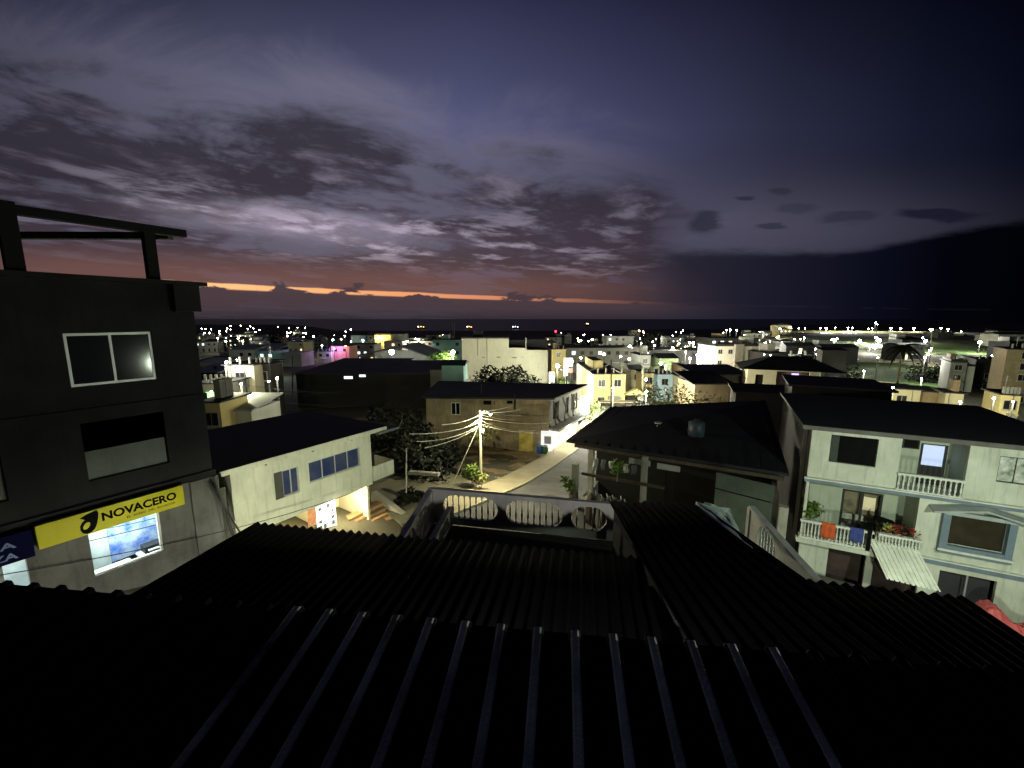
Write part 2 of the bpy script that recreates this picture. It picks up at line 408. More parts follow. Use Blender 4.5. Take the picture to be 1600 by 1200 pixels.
def sheet(P00, P10, P01, P11, n, amp, flat=.0, L=6, th=.012, round_=True):
    """corrugated sheet: n waves from P00 to P10, running towards P01/P11"""
    P00, P10, P01, P11 = map(Vector, (P00, P10, P01, P11)); m = MB()
    prof = []
    for k in range(n):
        if round_: prof += [((k+j/8)/n, amp*math.cos(2*PI*j/8)) for j in range(8)]
        else: prof += [((k+a)/n, b*amp) for a, b in ((0,0),(.32,0),(.37,.8),(.40,1),(.60,1),(.63,.8),(.68,0))]
    prof.append((1, prof[0][1]))
    rows = []
    for j in range(L+1):
        g = j/L; up = []; dn = []
        for s_, h in prof:
            p = (P00.lerp(P10, s_)).lerp(P01.lerp(P11, s_), g)
            up.append(m.vert((p.x, p.y, p.z+h))); dn.append(m.vert((p.x, p.y, p.z+h-th)))
        rows.append((up, dn))
    for (u0, d0), (u1, d1) in zip(rows, rows[1:]):
        for k in range(len(prof)-1):
            m.f.append([u0[k], u0[k+1], u1[k+1], u1[k]]); m.f.append([d0[k+1], d0[k], d1[k], d1[k+1]])
        m.f.append([u0[0], u1[0], d1[0], d0[0]]); m.f.append([u0[-1], d0[-1], d1[-1], u1[-1]])
    for (u0, d0) in (rows[0], rows[-1]):
        for k in range(len(prof)-1): m.f.append([u0[k], d0[k], d0[k+1], u0[k+1]])
    return m
def lamp_light(parent, loc, power, col=(1,.93,.72), r=.15, spot=None, aim=None):
    d = bpy.data.lights.new('lamp_light', 'SPOT' if spot else 'POINT'); d.energy = power; d.color = col; d.shadow_soft_size = r
    if spot: d.spot_size = math.radians(spot); d.spot_blend = .6
    o = bpy.data.objects.new('lamp_light', d); C.objects.link(o); o.location = loc
    if parent: o.parent = parent
    if aim is not None:
        v_ = (Vector(aim)-Vector(loc)); o.rotation_euler = v_.to_track_quat('-Z', 'Y').to_euler()
    return o
# ================================================================== ground, road, sea
m = MB(); NS, NY = 90, 150
ys = [-14+ k*1.1 for k in range(60)]; ys += [ys[-1]*1.04**k for k in range(1, 80)]
ys = [y for y in ys if y < 1500]
idx = {}
for j, y in enumerate(ys):
    for i in range(NS+1):
        s_ = (i/NS*2-1); x = (abs(s_)**1.3)*math.copysign(1, s_)*2.6*(max(y, 0)+16)
        idx[i, j] = m.vert((x, y, zt(x, y)))
for j in range(len(ys)-1):
    for i in range(NS): m.f.append([idx[i,j], idx[i+1,j], idx[i+1,j+1], idx[i,j+1]])
struct('ground', m, surf('ground', (.075,.07,.045), .97, .5, .12, 0, .5, fine=3), smooth=True)
m = MB(); m.face((-15000,900,SEA),(15000,900,SEA),(15000,16000,SEA),(-15000,16000,SEA))
sea = struct('sea', m, surf('sea water', (.014,.015,.022), .55, .2, .004, 0, .5, spec=.25, fine=.05))
def ribbon(name, pts, w0, w1, mat, lift, th=0.0, step=1.2, zf=None):
    """strip following the ground between offsets w0..w1 right of a centre line"""
    P = [Vector(p) for p in pts]; C_ = []
    for a, b in zip(P, P[1:]):
        n = max(1, int((b-a).length/step)); C_ += [a.lerp(b, k/n) for k in range(n)]
    C_.append(P[-1]); m = MB(); rows = []
    for k, c in enumerate(C_):
        d = (C_[min(k+3, len(C_)-1)]-C_[max(k-3, 0)]).normalized(); r = Vector((d.y, -d.x)); row = []
        nn = max(1, int((w1-w0)/1.5))
        zc = zt(c.x, c.y)
        for j in range(nn+1):
            q = c+r*(w0+(w1-w0)*j/nn); row.append((q.x, q.y, zc+lift))
        rows.append(row)
    for A, B in zip(rows, rows[1:]):
        for j in range(len(A)-1):
            m.face(A[j], A[j+1], B[j+1], B[j])
            if th: pass
        if th:
            for (a, b) in ((A[0], B[0]), (B[-1], A[-1])):
                m.face(b, a, (a[0],a[1],a[2]-th), (b[0],b[1],b[2]-th)) if True else 0
    return m
MAIN = [(-13.5,-2),(-9,4),(-5.2,12),(-2.0,20),(1.6,28),(5.6,37),(10.3,47.5),(14.4,58),(17.6,72),(18.2,90),(18.6,120),(14,165)]
struct('road', ribbon('road', MAIN, -1.9, 3.2, ASPH, .22), ASPH)
struct('sidewalk', ribbon('sidewalk', MAIN[3:9], -4.3, -2.1, PAVE, .36, .5), PAVE)
struct('kerb', ribbon('kerb', MAIN[3:9], -2.1, -1.9, WTRIM, .37, .5), surf('kerb concrete', (.42,.38,.26), .9, .2, 2))
SIDE = [(1.0,25),(9,19.5),(18,15.0),(30,9)]
struct('side_road', ribbon('side_road', SIDE, -2.6, 2.6, ASPH, .25), ASPH)
# scrubby earth plot beside the pole
m = MB(); random.seed(3); rows = []
for j in range(40):
    y = 23+j*.56; row = []
    xr = interp(y, [(23,-4.6),(28,-2.4),(37,1.5),(47,5.6)]); 
    for i in range(44):
        x = xr-.15-i*.46; e = min(1, i/3)
        h = .30+e*(.38*mnoise.noise(Vector((x*.5, y*.5, 1)))+.14*mnoise.noise(Vector((x*2.1, y*2.1, 5))))+.02*i*e
        row.append(m.vert((x, y, zt(interp(y,[(20,-2),(28,1.6),(37,5.6),(47.5,10.3)]), y)*.6+zt(x,y)*.4+h)))
    rows.append(row)
for A, B in zip(rows, rows[1:]):
    for k in range(len(A)-1): m.f.append([A[k+1], A[k], B[k], B[k+1]])
struct('earth_plot', m, DIRT, smooth=True)
def plotz(x, y): return zt(interp(y,[(20,-2),(28,1.6),(37,5.6),(47.5,10.3)]), y)*.6+zt(x,y)*.4+.32
# grass on the plot (nobody could count it)
m = MB(); random.seed(11)
for k in range(5200):
    if random.random() < .6: x = random.gauss(-1.6, 2.2); y = random.gauss(37, 3.0)
    else: x = random.uniform(-10, 2); y = random.uniform(24, 43)
    if y < 24 or y > 44 or x > interp(y, [(23,-4.9),(28,-2.8),(37,1.0),(47,5)]): continue
    z = plotz(x, y)-.05; a = random.uniform(0, PI); h = random.uniform(.08, .26); w = .03
    ca, sa = math.cos(a)*w, math.sin(a)*w; lx, ly = random.gauss(0,.08), random.gauss(0,.08)
    m.face((x-ca,y-sa,z),(x+ca,y+sa,z),(x+lx,y+ly,z+h))
tag(m.build('grass', surf('grass blades', (.07,.15,.03), .8, .5, .6), None), kind='stuff')
m = MB(); random.seed(12)
for k in range(900):
    x = random.uniform(-9, 3); y = random.uniform(24, 43)
    if x > interp(y, [(23,-4.9),(28,-2.8),(37,1.0),(47,5)]): continue
    r = random.choice((.04,.05,.07,.14)); z = plotz(x, y)+random.uniform(-.05,.05)
    m.ball((x,y,z), r, 5, .6)
tag(m.build('loose_stones', surf('pale stones', (.34,.28,.19), .95, .4, 3), None), kind='stuff')

# ================================================================== our own dark house in the foreground
own = thing('corrugated_roof_house', 'unlit house in the foreground under black corrugated and ribbed metal roofs', 'house', (0,4,zt(0,4)))
def rel(o, p): return Vector(p)-Vector(o.location)
R0 = Vector((.42,3.04,-2.54)); E = Vector((.993,-.118,0)); D = Vector((.119,1,.143))
def rp(k, g): return rel(own, R0+E*(k*.3)-D*g)
ribm = sheet(rp(-26.2,0), rp(11.8,0), rp(-26.2,3.4), rp(11.8,3.4), 38, .045, L=4, round_=False)
o = ribm.build('ribbed_roof', surf('ribbed black sheet', (.005,.005,.0065), .95, .5, 1.2, 0, .25, fine=60, spec=.04), own)
zz = Vector((0,0,0))
RIBC = surf('rib crest with painted light', (.85,.80,.68), .8, .75, 1.1, 0, .3, fine=50, col2=(.05,.05,.055))  # pale strips stand in for faint light caught along the ribs
for k in range(-8, 6):
    m = MB(); a = rp(k+.3, .02)+Vector((0,0,.049)); b = rp(k+.3, 3.38)+Vector((0,0,.049)); w_ = E*.033
    m.hexa([a-w_, a+w_, b+w_, b-w_, a-w_*.6+Vector((0,0,.006)), a+w_*.6+Vector((0,0,.006)), b+w_*.6+Vector((0,0,.006)), b-w_*.6+Vector((0,0,.006))]); m.build('rib_highlight', RIBC, own)
A1 = [rel(own, p) for p in ((-5.4,8.27,-4.3),(2.35,6.98,-4.3),(-6.35,3.2,-4.15),(1.5,2.0,-4.15))]
BLK = surf('black corrugated sheet', (.0018,.0018,.0022), 1.0, .5, .8, 0, .2, spec=.02)
sheet(*A1, 44, .035, L=4).build('corrugated_roof', BLK, own, smooth=True)
A2 = [rel(own, p) for p in ((2.27,9.32,-4.27),(4.33,9.14,-4.27),(2.36,2.2,-4.2),(5.1,4.2,-4.2))]
sheet(*A2, 12, .03, L=4).build('corrugated_roof', BLK, own, smooth=True)
A3 = [rel(own, p) for p in ((4.62,6.42,-4.32),(7.06,5.93,-4.32),(4.9,2.2,-4.3),(6.75,2.6,-4.3))]
sheet(*A3, 14, .03, L=4).build('corrugated_roof', BLK, own, smooth=True)
z0 = zt(0,4)
m = MB()
m.hexa([rel(own,p) for p in ((-5.9,3.4,z0-3),(6.4,3.0,z0-3),(6.7,5.6,z0-3),(-5.1,7.9,z0-3),(-5.9,3.4,-4.5),(6.4,3.0,-4.5),(6.7,5.6,-4.5),(-5.1,7.9,-4.5))])
m.hexa([rel(own,p) for p in ((2.4,5.5,z0-3),(4.6,5.5,z0-3),(4.2,9.0,z0-3),(2.4,9.2,z0-3),(2.4,5.5,-4.4),(4.6,5.5,-4.4),(4.2,9.0,-4.4),(2.4,9.2,-4.4))])
m.hexa([rel(own,p) for p in ((-3.4,-1.5,-4.6),(2.6,-1.5,-4.6),(2.35,2.5,-4.6),(-3.4,3.2,-4.6),(-3.4,-1.5,-3.2),(2.6,-1.5,-3.2),(2.35,2.5,-2.75),(-3.4,3.2,-2.75))])
m.build('wall', surf('dark blockwork', (.03,.03,.03), .95, .4, 1, 0, .3), own)
# terrace of the same building with its balustrades
BAL = surf('blue white balustrade paint', (.62,.62,.58), .7, .25, 1.2, .35, .1)
ter = thing('terrace', 'dark roof terrace deck beyond the corrugated roof, below the balustrades', 'terrace', (0,9.5,zt(0,9.5)))
MB().hexa([rel(ter,p) for p in ((-2.35,7.0,-10.6),(5.9,6.2,-10.6),(6.05,9.3,-10.6),(-2.25,10.9,-10.6),(-2.35,7.0,-5.68),(5.9,6.2,-5.68),(6.05,9.3,-5.68),(-2.25,10.9,-5.68))]).build('deck', surf('dark terrace slab', (.02,.02,.022), .9, .3, 1), ter)
def balustrade(label, ax, ay, bx, by, zb, zt_, openings, nb, name='balustrade', mat=BAL, posts=(True, True)):
    ang = math.atan2(by-ay, bx-ax); L_ = math.hypot(bx-ax, by-ay)
    t = thing(name, label, 'balustrade', (ax, ay, 0), ang)
    h = zt_-zb
    H = [stadium(a*L_, b*L_, zb+.2*h, zb+.86*h) for a, b in openings]
    if H: cutpanel([(0,zb),(L_,zb),(L_,zt_-.06),(0,zt_-.06)], H, .09, 'panel', mat, t)
    MB().box(-.04, L_+.04, -.07, .07, zt_-.06, zt_).build('top_rail', mat, t)
    b = baluster_mb(.66*h, .030, 8); first = None
    for (a, c), n in zip(openings, nb):
        for k in range(n):
            x = (a+(c-a)*(k+.7)/(n+.4))*L_
            o = b.build('baluster', mat, t, smooth=True) if first is None else first.copy()
            if first is None: first = o
            else: C.objects.link(o)
            o.location = (x, 0, zb+.2*h)
    pm = MB()
    if posts[0]: pm.box(-.10, .06, -.075, .075, zb, zt_-.062)
    if posts[1]: pm.box(L_-.06, L_+.10, -.075, .075, zb, zt_-.062)
    if pm.v: pm.build('post', mat, t)
    return t
fb = balustrade('long pale terrace balustrade with oval baluster openings facing the road', -2.26,10.95, 2.5,10.0, -5.65,-4.65,
           [(.075,.395),(.44,.755),(.80,.985)], [9,9,4])
text_obj('', .3, BAL, fb, (0,0,0)) if False else None
balustrade('left wing of the terrace balustrade, running back beside the corrugated roof', -2.42,8.0, -2.26,10.8, -5.65,-4.66, [(.03,.45),(.52,.93)], [8,8])
balustrade('low inner stair balustrade with a dark blue top inside the left wing', -2.0,8.0, -1.72,10.75, -5.65,-5.12, [(.05,.5),(.55,.9)], [8,6], mat=BAL)
balustrade('short side balustrade with a solid grey panel to the right of the dark roof', 5.98,9.75, 5.45,6.6, -5.66,-4.63, [(.16,.46)], [6], mat=BAL)
# translucent plastic sheet slung beside the roof edge
m = MB(); A, B_, C2, D2 = (atz(1087,786,-4.24), atz(1141,796,-4.72), atz(1154,832,-4.95), atz(1177,860,-4.22)); N = 22; G = {}
for i in range(N+1):
    for j in range(N+1):
        p = A.lerp(D2, i/N).lerp((A.lerp(B_, min(1, i/N*2)) if i < N/2 else B_.lerp(C2, i/N*2-1)), j/N) if True else 0
        q = p+Vector((0,0,.05*mnoise.noise(Vector((p.x*3, p.y*3, 0)))+.045*math.sin(j*1.9+2*mnoise.noise(p*2))))
        G[i,j] = m.vert(q)
for i in range(N):
    for j in range(N): m.f.append([G[i,j],G[i+1,j],G[i+1,j+1],G[i,j+1]])
PL = surf('cloudy plastic sheet', (.30,.38,.37), .28, .4, 5, 0, .5, spec=.7, fine=30)
tag(m.build('plastic_sheet', PL, None, smooth=True), 'wrinkled cloudy plastic sheet slung from the dark roof edge to the side balustrade', 'plastic sheet')

# ================================================================== four storey block on the left
NV = Fr(-14.87, 5.77, 58); nv = root_at(NV, 'corner_shop_building', 'unlit four-level raw concrete building on the left with a shop on its ground floor', 'building')
nv.location.z = 0; ZG = -9.3
h_top = NV.rect(103,522,243,602); h_top = (NV.at(104,560)[0], NV.at(242,560)[0], NV.at(110,606)[1], NV.at(110,521)[1])
zt1, zb1 = NV.at(195,652)[1], NV.at(200,738)[1]
h_mid = (NV.at(131,700)[0], NV.at(261,690)[0], zb1, zt1)
h_mid2 = (NV.at(-90,760)[0], NV.at(8,750)[0], zb1, zt1)
zt0, zb0 = NV.at(200,812)[1], NV.at(205,880)[1]
h_gr = (NV.at(142,860)[0], NV.at(253,830)[0], zb0, zt0)
h_gr2 = (NV.at(-110,900)[0], NV.at(42,880)[0], NV.at(40,930)[1]-.5, zt0)
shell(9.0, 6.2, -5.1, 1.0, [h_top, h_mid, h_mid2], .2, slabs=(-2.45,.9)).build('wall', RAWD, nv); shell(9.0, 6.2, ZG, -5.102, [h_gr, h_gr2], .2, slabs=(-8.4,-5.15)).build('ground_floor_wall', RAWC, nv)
window(nv, h_top, .06, 2, 1, .07, ALU, GLASS)
MB().box(h_top[0]+.93, h_top[0]+1.0, .10, .15, h_top[2]+.07, h_top[3]-.07).build('window_stile', ALU, nv)
BLIND = surf('dusty board infill', (.13,.135,.12), .9, .2, 1, .3)
MB().box(h_mid[0]+.02, h_mid[1]-.02, .10, .14, h_mid[2]+.02, h_mid[2]+.50*(h_mid[3]-h_mid[2])).build('board_infill', BLIND, nv)
MB().box(h_mid2[0]+.02, h_mid2[1]-.02, .10, .14, h_mid2[2]+.02, h_mid2[2]+.85*(h_mid2[3]-h_mid2[2])).build('board_infill', BLIND, nv)
m = MB().box(-1, 9.35, -.28, 6.4, 1.004, 1.12)      # roof slab and its edge blocks
m.box(8.45, 9.12, -.25, .1, .2, 1.0); m.build('roof_slab', RAWD, nv)
m = MB().box(-.5, 9.06, -.10, -.004, -2.62, -2.42); m.box(-.5, 9.06, -.10, -.004, -5.22, -5.02); m.build('concrete_band', RAWD, nv)
MB().box(8.3, 9.1, -.12, -.004, -9.3, -5.24).build('corner_pier', RAWC, nv)
# unfinished frame above the roof
s1, zf = NV.at(287,363); tp1 = NV.at(236,372)[0]
sL = NV.at(24,400)[0]
for m in (MB().box(tp1-.12, tp1+.14, .1, .38, 1.12, zf-.05), MB().box(sL-.16, sL+.16, .1, .42, 1.12, zf+.16)): m.build('post', surf('frame concrete', (.006,.005,.0045), .9, .3, 1), nv)
sB, zB = NV.at(-60,312)
m = MB(); m.beam((sB,.2,zf-.02), (s1+.1,.2,zf-.02), .28, .22)
pf = NV.w(s1-.2, .2, 0); lf = aty(-40, 367, pf.y)
ax = (Vector((lf.x, lf.y))-NV.o); la = (ax.dot(NV.e), ax.dot(NV.n))
m.beam((la[0], la[1], zf-.1), (s1-.2, .42, zf-.1), .22, .2); m.build('roof_beam', surf('frame concrete'), nv) if False else m.build('roof_beam', MATS['frame concrete'], nv)
# shop interior
inner = surf('white shop wall', (.55,.62,.62), .8, .1, 1)
m = MB(); x0, x1 = .25, 8.75
m.box(x0, x1, 3.6, 3.66, -8.35, -5.3); m.box(x0, x1, .25, 3.6, -8.38, -8.30); m.box(x0, x1, .25, 3.6, -5.36, -5.30)
m.build('shop_interior', inner, nv)
SH = surf('blue poster wall', (.04,.12,.42), .6, .7, 3.6, 0, col2=(.55,.65,.72), fine=5)
MB().box(h_gr[0]+.75, h_gr[1]+1.6, 1.75, 1.8, -7.75, -5.45).build('wall_display', SH, nv); MB().box(h_gr[0]-1.4, h_gr[0]+.74, 1.75, 1.8, -8.3, -5.45).build('partition', surf('pale partition', (.45,.52,.50), .8, .4, 1.5), nv)
def desk(x, y, w, d, h, name='desk', label='white desk inside the lit shop'):
    p = NV.w(x, y, -8.3); t = thing(name, label, 'desk', p, NV.a)
    MB().box(0, w, 0, d, h-.04, h).build('desktop', WTRIM, t)
    for a in (.03, w-.07): MB().box(a, a+.04, .03, d-.03, 0, h-.042).build('side_panel', WTRIM, t)
    return t
desk(h_gr[0]+.05, .35, .9, .5, .9, label='white desk by the left edge of the lit shop window')
desk(h_gr[0]+1.2, .75, .75, .5, .8, label='white desk in the middle of the lit shop window')
p = NV.w(h_gr[0]+1.6, 1.05, -7.5); t = thing('printer', 'dark office printer on the middle desk in the shop', 'printer', p, NV.a)
MB().box(-.25,.25,-.2,.2,.0,.22).build('body', DARKM, t); MB().box(-.18,.18,-.32,-.2,.1,.13).build('paper_tray', WTRIM, t)
for k, (x, y) in enumerate(()):
    p = NV.w(x+2.2, y, -8.3); t = thing('shelf_unit', ('low grey shelf unit deep inside the lit shop, number '+str(k+1)+' from the left') if False else ['grey shelf unit at the left of the shop back wall','grey shelf unit left of the middle of the shop back wall','grey shelf unit right of the middle of the shop back wall','grey shelf unit at the right end of the shop back wall'][k], 'shelf', p, NV.a, 'shelf units in the shop')
    MB().box(0,.7,0,.03,0,1.3).build('back_panel', ALU, t)
    for z in (.1,.5,.9,1.27): MB().box(0,.7,.03,.35,z,z+.03).build('shelf', ALU, t)
window(nv, h_gr, .08, 1, 1, .05, WTRIM, glassy('clear shop glass', (.5,.6,.6), .0) if False else None or surf('x_unused', (.1,.1,.1))) if False else None
m = MB(); x0,x1,z0_,z1_ = h_gr
m.box(x1-.07, x1-.003, .05, .12, z0_, z1_); m.box(x0, x1-.07, .05, .12, z0_+.003, z0_+.05); m.build('window_frame', WTRIM, nv)
lamp_light(nv, (h_gr[0]+.9, .8, -5.6), 420, (.82,.97,1), .35); lamp_light(nv, (h_gr2[1]-1.4, 1.4, -5.6), 520, (.86,.97,1), .35)
TUBEM = glow('white shop tube light', (.85,.97,1), 6)
for x in (h_gr[0]+.6, h_gr[0]+2.0, h_gr2[1]-1.6): MB().box(x, x+.08, .9, 2.2, -5.44, -5.38).build('ceiling_tube', TUBEM, nv)
# signs
ys0, ys1 = NV.at(54,838)[0], NV.at(280,765)[0]; zs1, zs0 = NV.at(170,786)[1]+.02, NV.at(170,819)[1]
sgn = thing('shop_sign', 'long yellow shop sign with black capital lettering and a round emblem', 'sign', NV.w(ys0, -.30, zs0), NV.a)
YS = surf('yellow sign board', (.55,.52,.01), .6, .12, 1, .1)
Wd, Hs = ys1-ys0, zs1-zs0; MB().box(0, Wd, 0, .16, 0, Hs).build('board', YS, sgn)
text_obj('NOVACERO', Hs*.50, BLACKP, sgn, (Wd*.385, -.01, Hs*.42), bold=.012, width=Wd*.55, name='lettering')
text_obj('EL ACERO DEL ECUADOR', Hs*.13, BLACKP, sgn, (Wd*.55, -.01, Hs*.20), width=Wd*.37, name='small_lettering') if False else [text_obj(w_, Hs*.13, BLACKP, sgn, (Wd*(.55+x_), -.01, Hs*.20), width=Wd*l_, name='small_lettering') for w_, x_, l_ in (('EL',0,.03),('ACERO',.05,.09),('DEL',.16,.05),('ECUADOR',.23,.14))]
em = [(.252,.80),(.30,.90),(.362,.97),(.372,.86),(.366,.62),(.352,.36),(.335,.17),(.31,.06),(.283,.04),(.258,.12),(.246,.28),(.247,.45),(.262,.60),(.282,.68),(.268,.74)]
o = cutpanel([(x*Wd*1.0, z*Hs) for x, z in em], [[((.288+.022*math.cos(a)+.01*math.sin(a))*Wd, (.40+.15*math.sin(a))*Hs) for a in [2*PI*k/10 for k in range(10)]]], .01, 'emblem', BLACKP, sgn, y=-.008)
bw = thing('shop_sign', 'dark blue sign with pale capital lettering to the left of the yellow sign', 'sign', NV.w(ys0-2.6, -.30, zs0-.12), NV.a)
MB().box(0, 2.52, 0, .12, 0, Hs+.08).build('board', surf('navy sign board', (.004,.005,.03), .9, .2, 1, spec=.05), bw)
LB = surf('pale blue lettering', (.22,.26,.42), .7, .1, 2)
text_obj('FERRETERIA', Hs*.36, LB, bw, (.25, -.01, Hs*.60), bold=.005, width=1.98); text_obj('GUIZA', Hs*.36, LB, bw, (1.3, -.01, Hs*.16), bold=.005, width=.94)

# ================================================================== pale two storey house
PH = Fr(-10.17, 14.3, 58); ph = root_at(PH, 'two_storey_house', 'pale green two-storey house with blue-tinted windows and a bright open porch below', 'house')
w1 = (PH.at(430,760)[0], PH.at(467,745)[0], PH.at(430,782)[1], PH.at(430,739)[1])
w2 = (PH.at(482,735)[0], PH.at(562,715)[0], PH.at(520,743)[1]+.02, PH.at(520,711)[1])
m = shell(6.2, 5.2, -8.1, -5.3, [w1, w2], .18, slabs=(-7.98,)); m.build('wall', PALE, ph)
m = MB(); m.box(.0, 6.2, .10, .102, -8.1, -8.098)
d0 = 2.6
PORCH = surf('warm white porch wall', (.62,.56,.38), .8, .12, 1)
m = MB(); m.box(1.4, 6.15, d0, d0+.15, -11.4, -8.11); m.box(6.02, 6.15, .25, d0-.002, -11.4, -8.11); m.box(3.6, 3.72, 1.1, d0-.002, -11.4, -8.11); m.box(.1,1.2,.3,5.0,-11.4,-8.11); m.build('porch_wall', PORCH, ph)
MB().box(-.1, 6.3, -.1, 5.2, -11.6, -11.05).build('porch_floor', CONC, ph)
BP = surf('curtained blue glass', (.012,.02,.08), .25, .5, .9, 0, spec=.5, col2=(.06,.07,.11))
window(ph, w1, .04, 3, 1, .05, ALU, BP); window(ph, w2, .04, 4, 1, .05, ALU, BP)
CUR = surf('pale net curtain', (.30,.32,.34), .9, .3, 4, 0, stretch=.2)
MB().box(w2[0]+.9, w2[1]-.3, .30, .33, w2[2], w2[3]).build('curtain', CUR, ph)
MB().box(w1[0]-.02, w1[0]+.3, -.02, .0-.003, w1[2], w1[3]).build('shutter', surf('grey shutter', (.06,.06,.05), .8), ph)
PHR = MB().hexa([(-.5,-.42,-5.30),(6.9,-.42,-5.30),(6.5,5.6,-5.22),(-.3,5.6,-5.22),(-.5,-.42,-5.22),(6.9,-.42,-5.22),(6.5,5.6,-5.10),(-.3,5.6,-5.10)]); PHR.build('roof', DARKROOF, ph)
MB().box(-.45, 6.85, -.44, -.40, -5.42, -5.24).build('fascia', PALE, ph)
m = MB()
for k in range(3): x = 1.1+k*1.9; m.box(x, x+.12, -.40, -.01, -5.50, -5.40)
m.build('eave_bracket', PALE, ph)
# side balcony at its far end
m = MB(); m.box(6.21, 7.5, -.1, 1.3, -7.95, -7.8); m.box(6.21, 7.5, -.1, -.02, -7.8, -7.2); m.box(7.42, 7.5, -.02, 1.3, -7.8, -7.2); m.build('balcony', PALE, ph)
MB().box(6.3, 7.6, -.5, 2.2, -5.55, -5.42).build('canopy', PAVER, ph)
MB().box(-1.7, -.15, .1, 3.5, -11.2, -6.0).build('side_wing', surf('dark side concrete', (.10,.10,.08), .9, .4, 1, .5, .2), ph)
window(ph, (-1.45,-1.05,-7.2,-6.75), .02, 1, 1, .05, WTRIM, GLASS)
lamp_light(ph, (4.9, .35, -8.45), 480, (1,.86,.52), .12); lamp_light(ph, (2.4, 1.2, -8.45), 90, (1,.86,.52), .12)
MB().box(4.5, 5.1, .5, .58, -8.19, -8.12).build('porch_lamp', glow('porch tube', (1,.95,.8), 12), ph)
# notice board on the porch
q = PH.at(509,808,.5); nb_ = thing('notice_board', 'bright white printed notice board standing in the lit porch', 'notice board', PH.w(q[0]-.42,.5,-10.9), PH.a)
zq = q[1]+10.9
MB().box(0, .95, 0, .05, zq-.62, zq+.75).build('board', glow('backlit notice', (.95,.97,1), 1.1), nb_)
random.seed(5)
for r_ in range(4):
    for c_ in range(4):
        if random.random() < .8: x = .08+c_*.21; z = zq-.5+r_*.3; MB().box(x, x+.15, -.006, -.001, z, z+random.choice((.05,.16,.2))).build('printed_panel', surf('grey print', (.10,.12,.13), .7), nb_)
MB().box(.03,.08,0,.05,0,zq-.62).build('leg', ALU, nb_); MB().box(.87,.92,0,.05,0,zq-.62).build('leg', ALU, nb_)
q = PH.at(487,808,.7); ps = thing('poster', 'red and orange picture poster on the porch left of the notice board', 'poster', PH.w(q[0]-.15,.75,q[1]), PH.a)
MB().box(0,.45,0,.03,-.45,.6).build('sheet', surf('red picture print', (.45,.06,.03), .6, .5, 3.2, 0, col2=(.6,.45,.2)), ps)
lamp_light(nb_, (.5,-.6,zq+.6), 18, (1,.98,.9), .2)
# outside stair of stone and the retaining wall
st = thing('stone_stairs', 'warm-lit rough stone steps climbing beside the pale house', 'stairs', PH.w(6.2,-.9,-11.4), PH.a)
SN = surf('orange brown stone', (.34,.20,.10), .95, .45, 2.5, 0, .8, fine=9)
m = MB(); random.seed(9)
for k in range(9):
    m.hexa([(x+random.uniform(-.06,.06), y+random.uniform(-.06,.06), z) for z in (0, .42+k*.16) for x, y in ((-.9-.02*k,-1.0+k*.32),(1.1,-1.0+k*.32),(1.1,-.55+k*.32),(-.9,-.55+k*.32))])
m.build('step', SN, st)
MB().beam((1.25,-1.6,.2),(1.25,2.6,1.5),.3,1.3).build('side_wall', CONC, st)
# concrete box, posts and rubble between the house and the plot
cb = thing('low_concrete_shed', 'low grey concrete shed with a flat top beyond the stone steps', 'shed', (-5.1,20.5,-12.6), math.radians(40))
MB().box(-1.0,1.2,-.8,1.0,-1,2.5).build('wall', surf('mossy dark concrete', (.09,.09,.06), .95, .5, 1.2, .5, .3), cb); MB().box(-1.15,1.35,-.95,1.15,2.5,2.62).build('roof', MATS['mossy dark concrete'], cb)
tag(MB().tube([aty(635,770,21), aty(635,700,21)], .035, 6).build('rusty_pipe_post', surf('galvanised pipe', (.2,.19,.17), .6), None), 'thin upright pipe rising from the concrete shed', 'pipe')
tag(MB().beam(aty(640,738,26), aty(686,741,25.2), .3, .2).build('wooden_plank', CONC, None), 'pale plank lying level near the dark bushes', 'plank')
# ================================================================== white three storey house on the right
WF = Fr(14.9, 20, -27); wh = root_at(WF, 'balcony_house', 'pale green three-storey house with balconies, blue bands and a hooded box window', 'house')
ZC2, ZC1, ZE, ZGW = -11.0, -7.95, -5.25, -15.5
def R(a, b, c, d, dd=0.0): # x from picture columns at rows, z from rows
    return None
def span(xl, yl, xr, yr, yt, ytx, yb, ybx, d=0.0):
    return (WF.at(xl,yl,d)[0], WF.at(xr,yr,d)[0], WF.at(ybx,yb,d)[1], WF.at(ytx,yt,d)[1])
k1 = span(1297,700,1371,706, 679,1300, 722,1300)
k2 = (WF.at(1407,710)[0], WF.at(1512,725)[0], ZC1+.02, ZE-.15)
k3 = (WF.at(1560,730)[0], WF.at(1618,730)[0], WF.at(1560,753)[1], WF.at(1560,712)[1])
k4 = (.12, WF.at(1434,800)[0], ZC2+.02, ZC1-.14)
k5 = (WF.at(1481,820)[0], WF.at(1572,830)[0], WF.at(1478,848)[1], WF.at(1484,800)[1])
k6 = (WF.at(1292,880)[0], WF.at(1352,880)[0], -14.0, ZC2-.35)
k6b = (k6[1]+.3, WF.at(1436,900)[0], -14.0, ZC2-.5)
k7 = (WF.at(1467,900)[0], WF.at(1556,920)[0], -14.0, WF.at(1480,893)[1])
MB().wall(8.7, ZGW, ZE, [k1,k2,k3,k4,k5,k6,k6b,k7], .18).build('wall', WHITEH, wh)
SIDEM = surf('side wall with shade in colour', (.05,.05,.045), .95, .4, 1, .5, .3)  # dark colour stands in for shade on the unlit walls
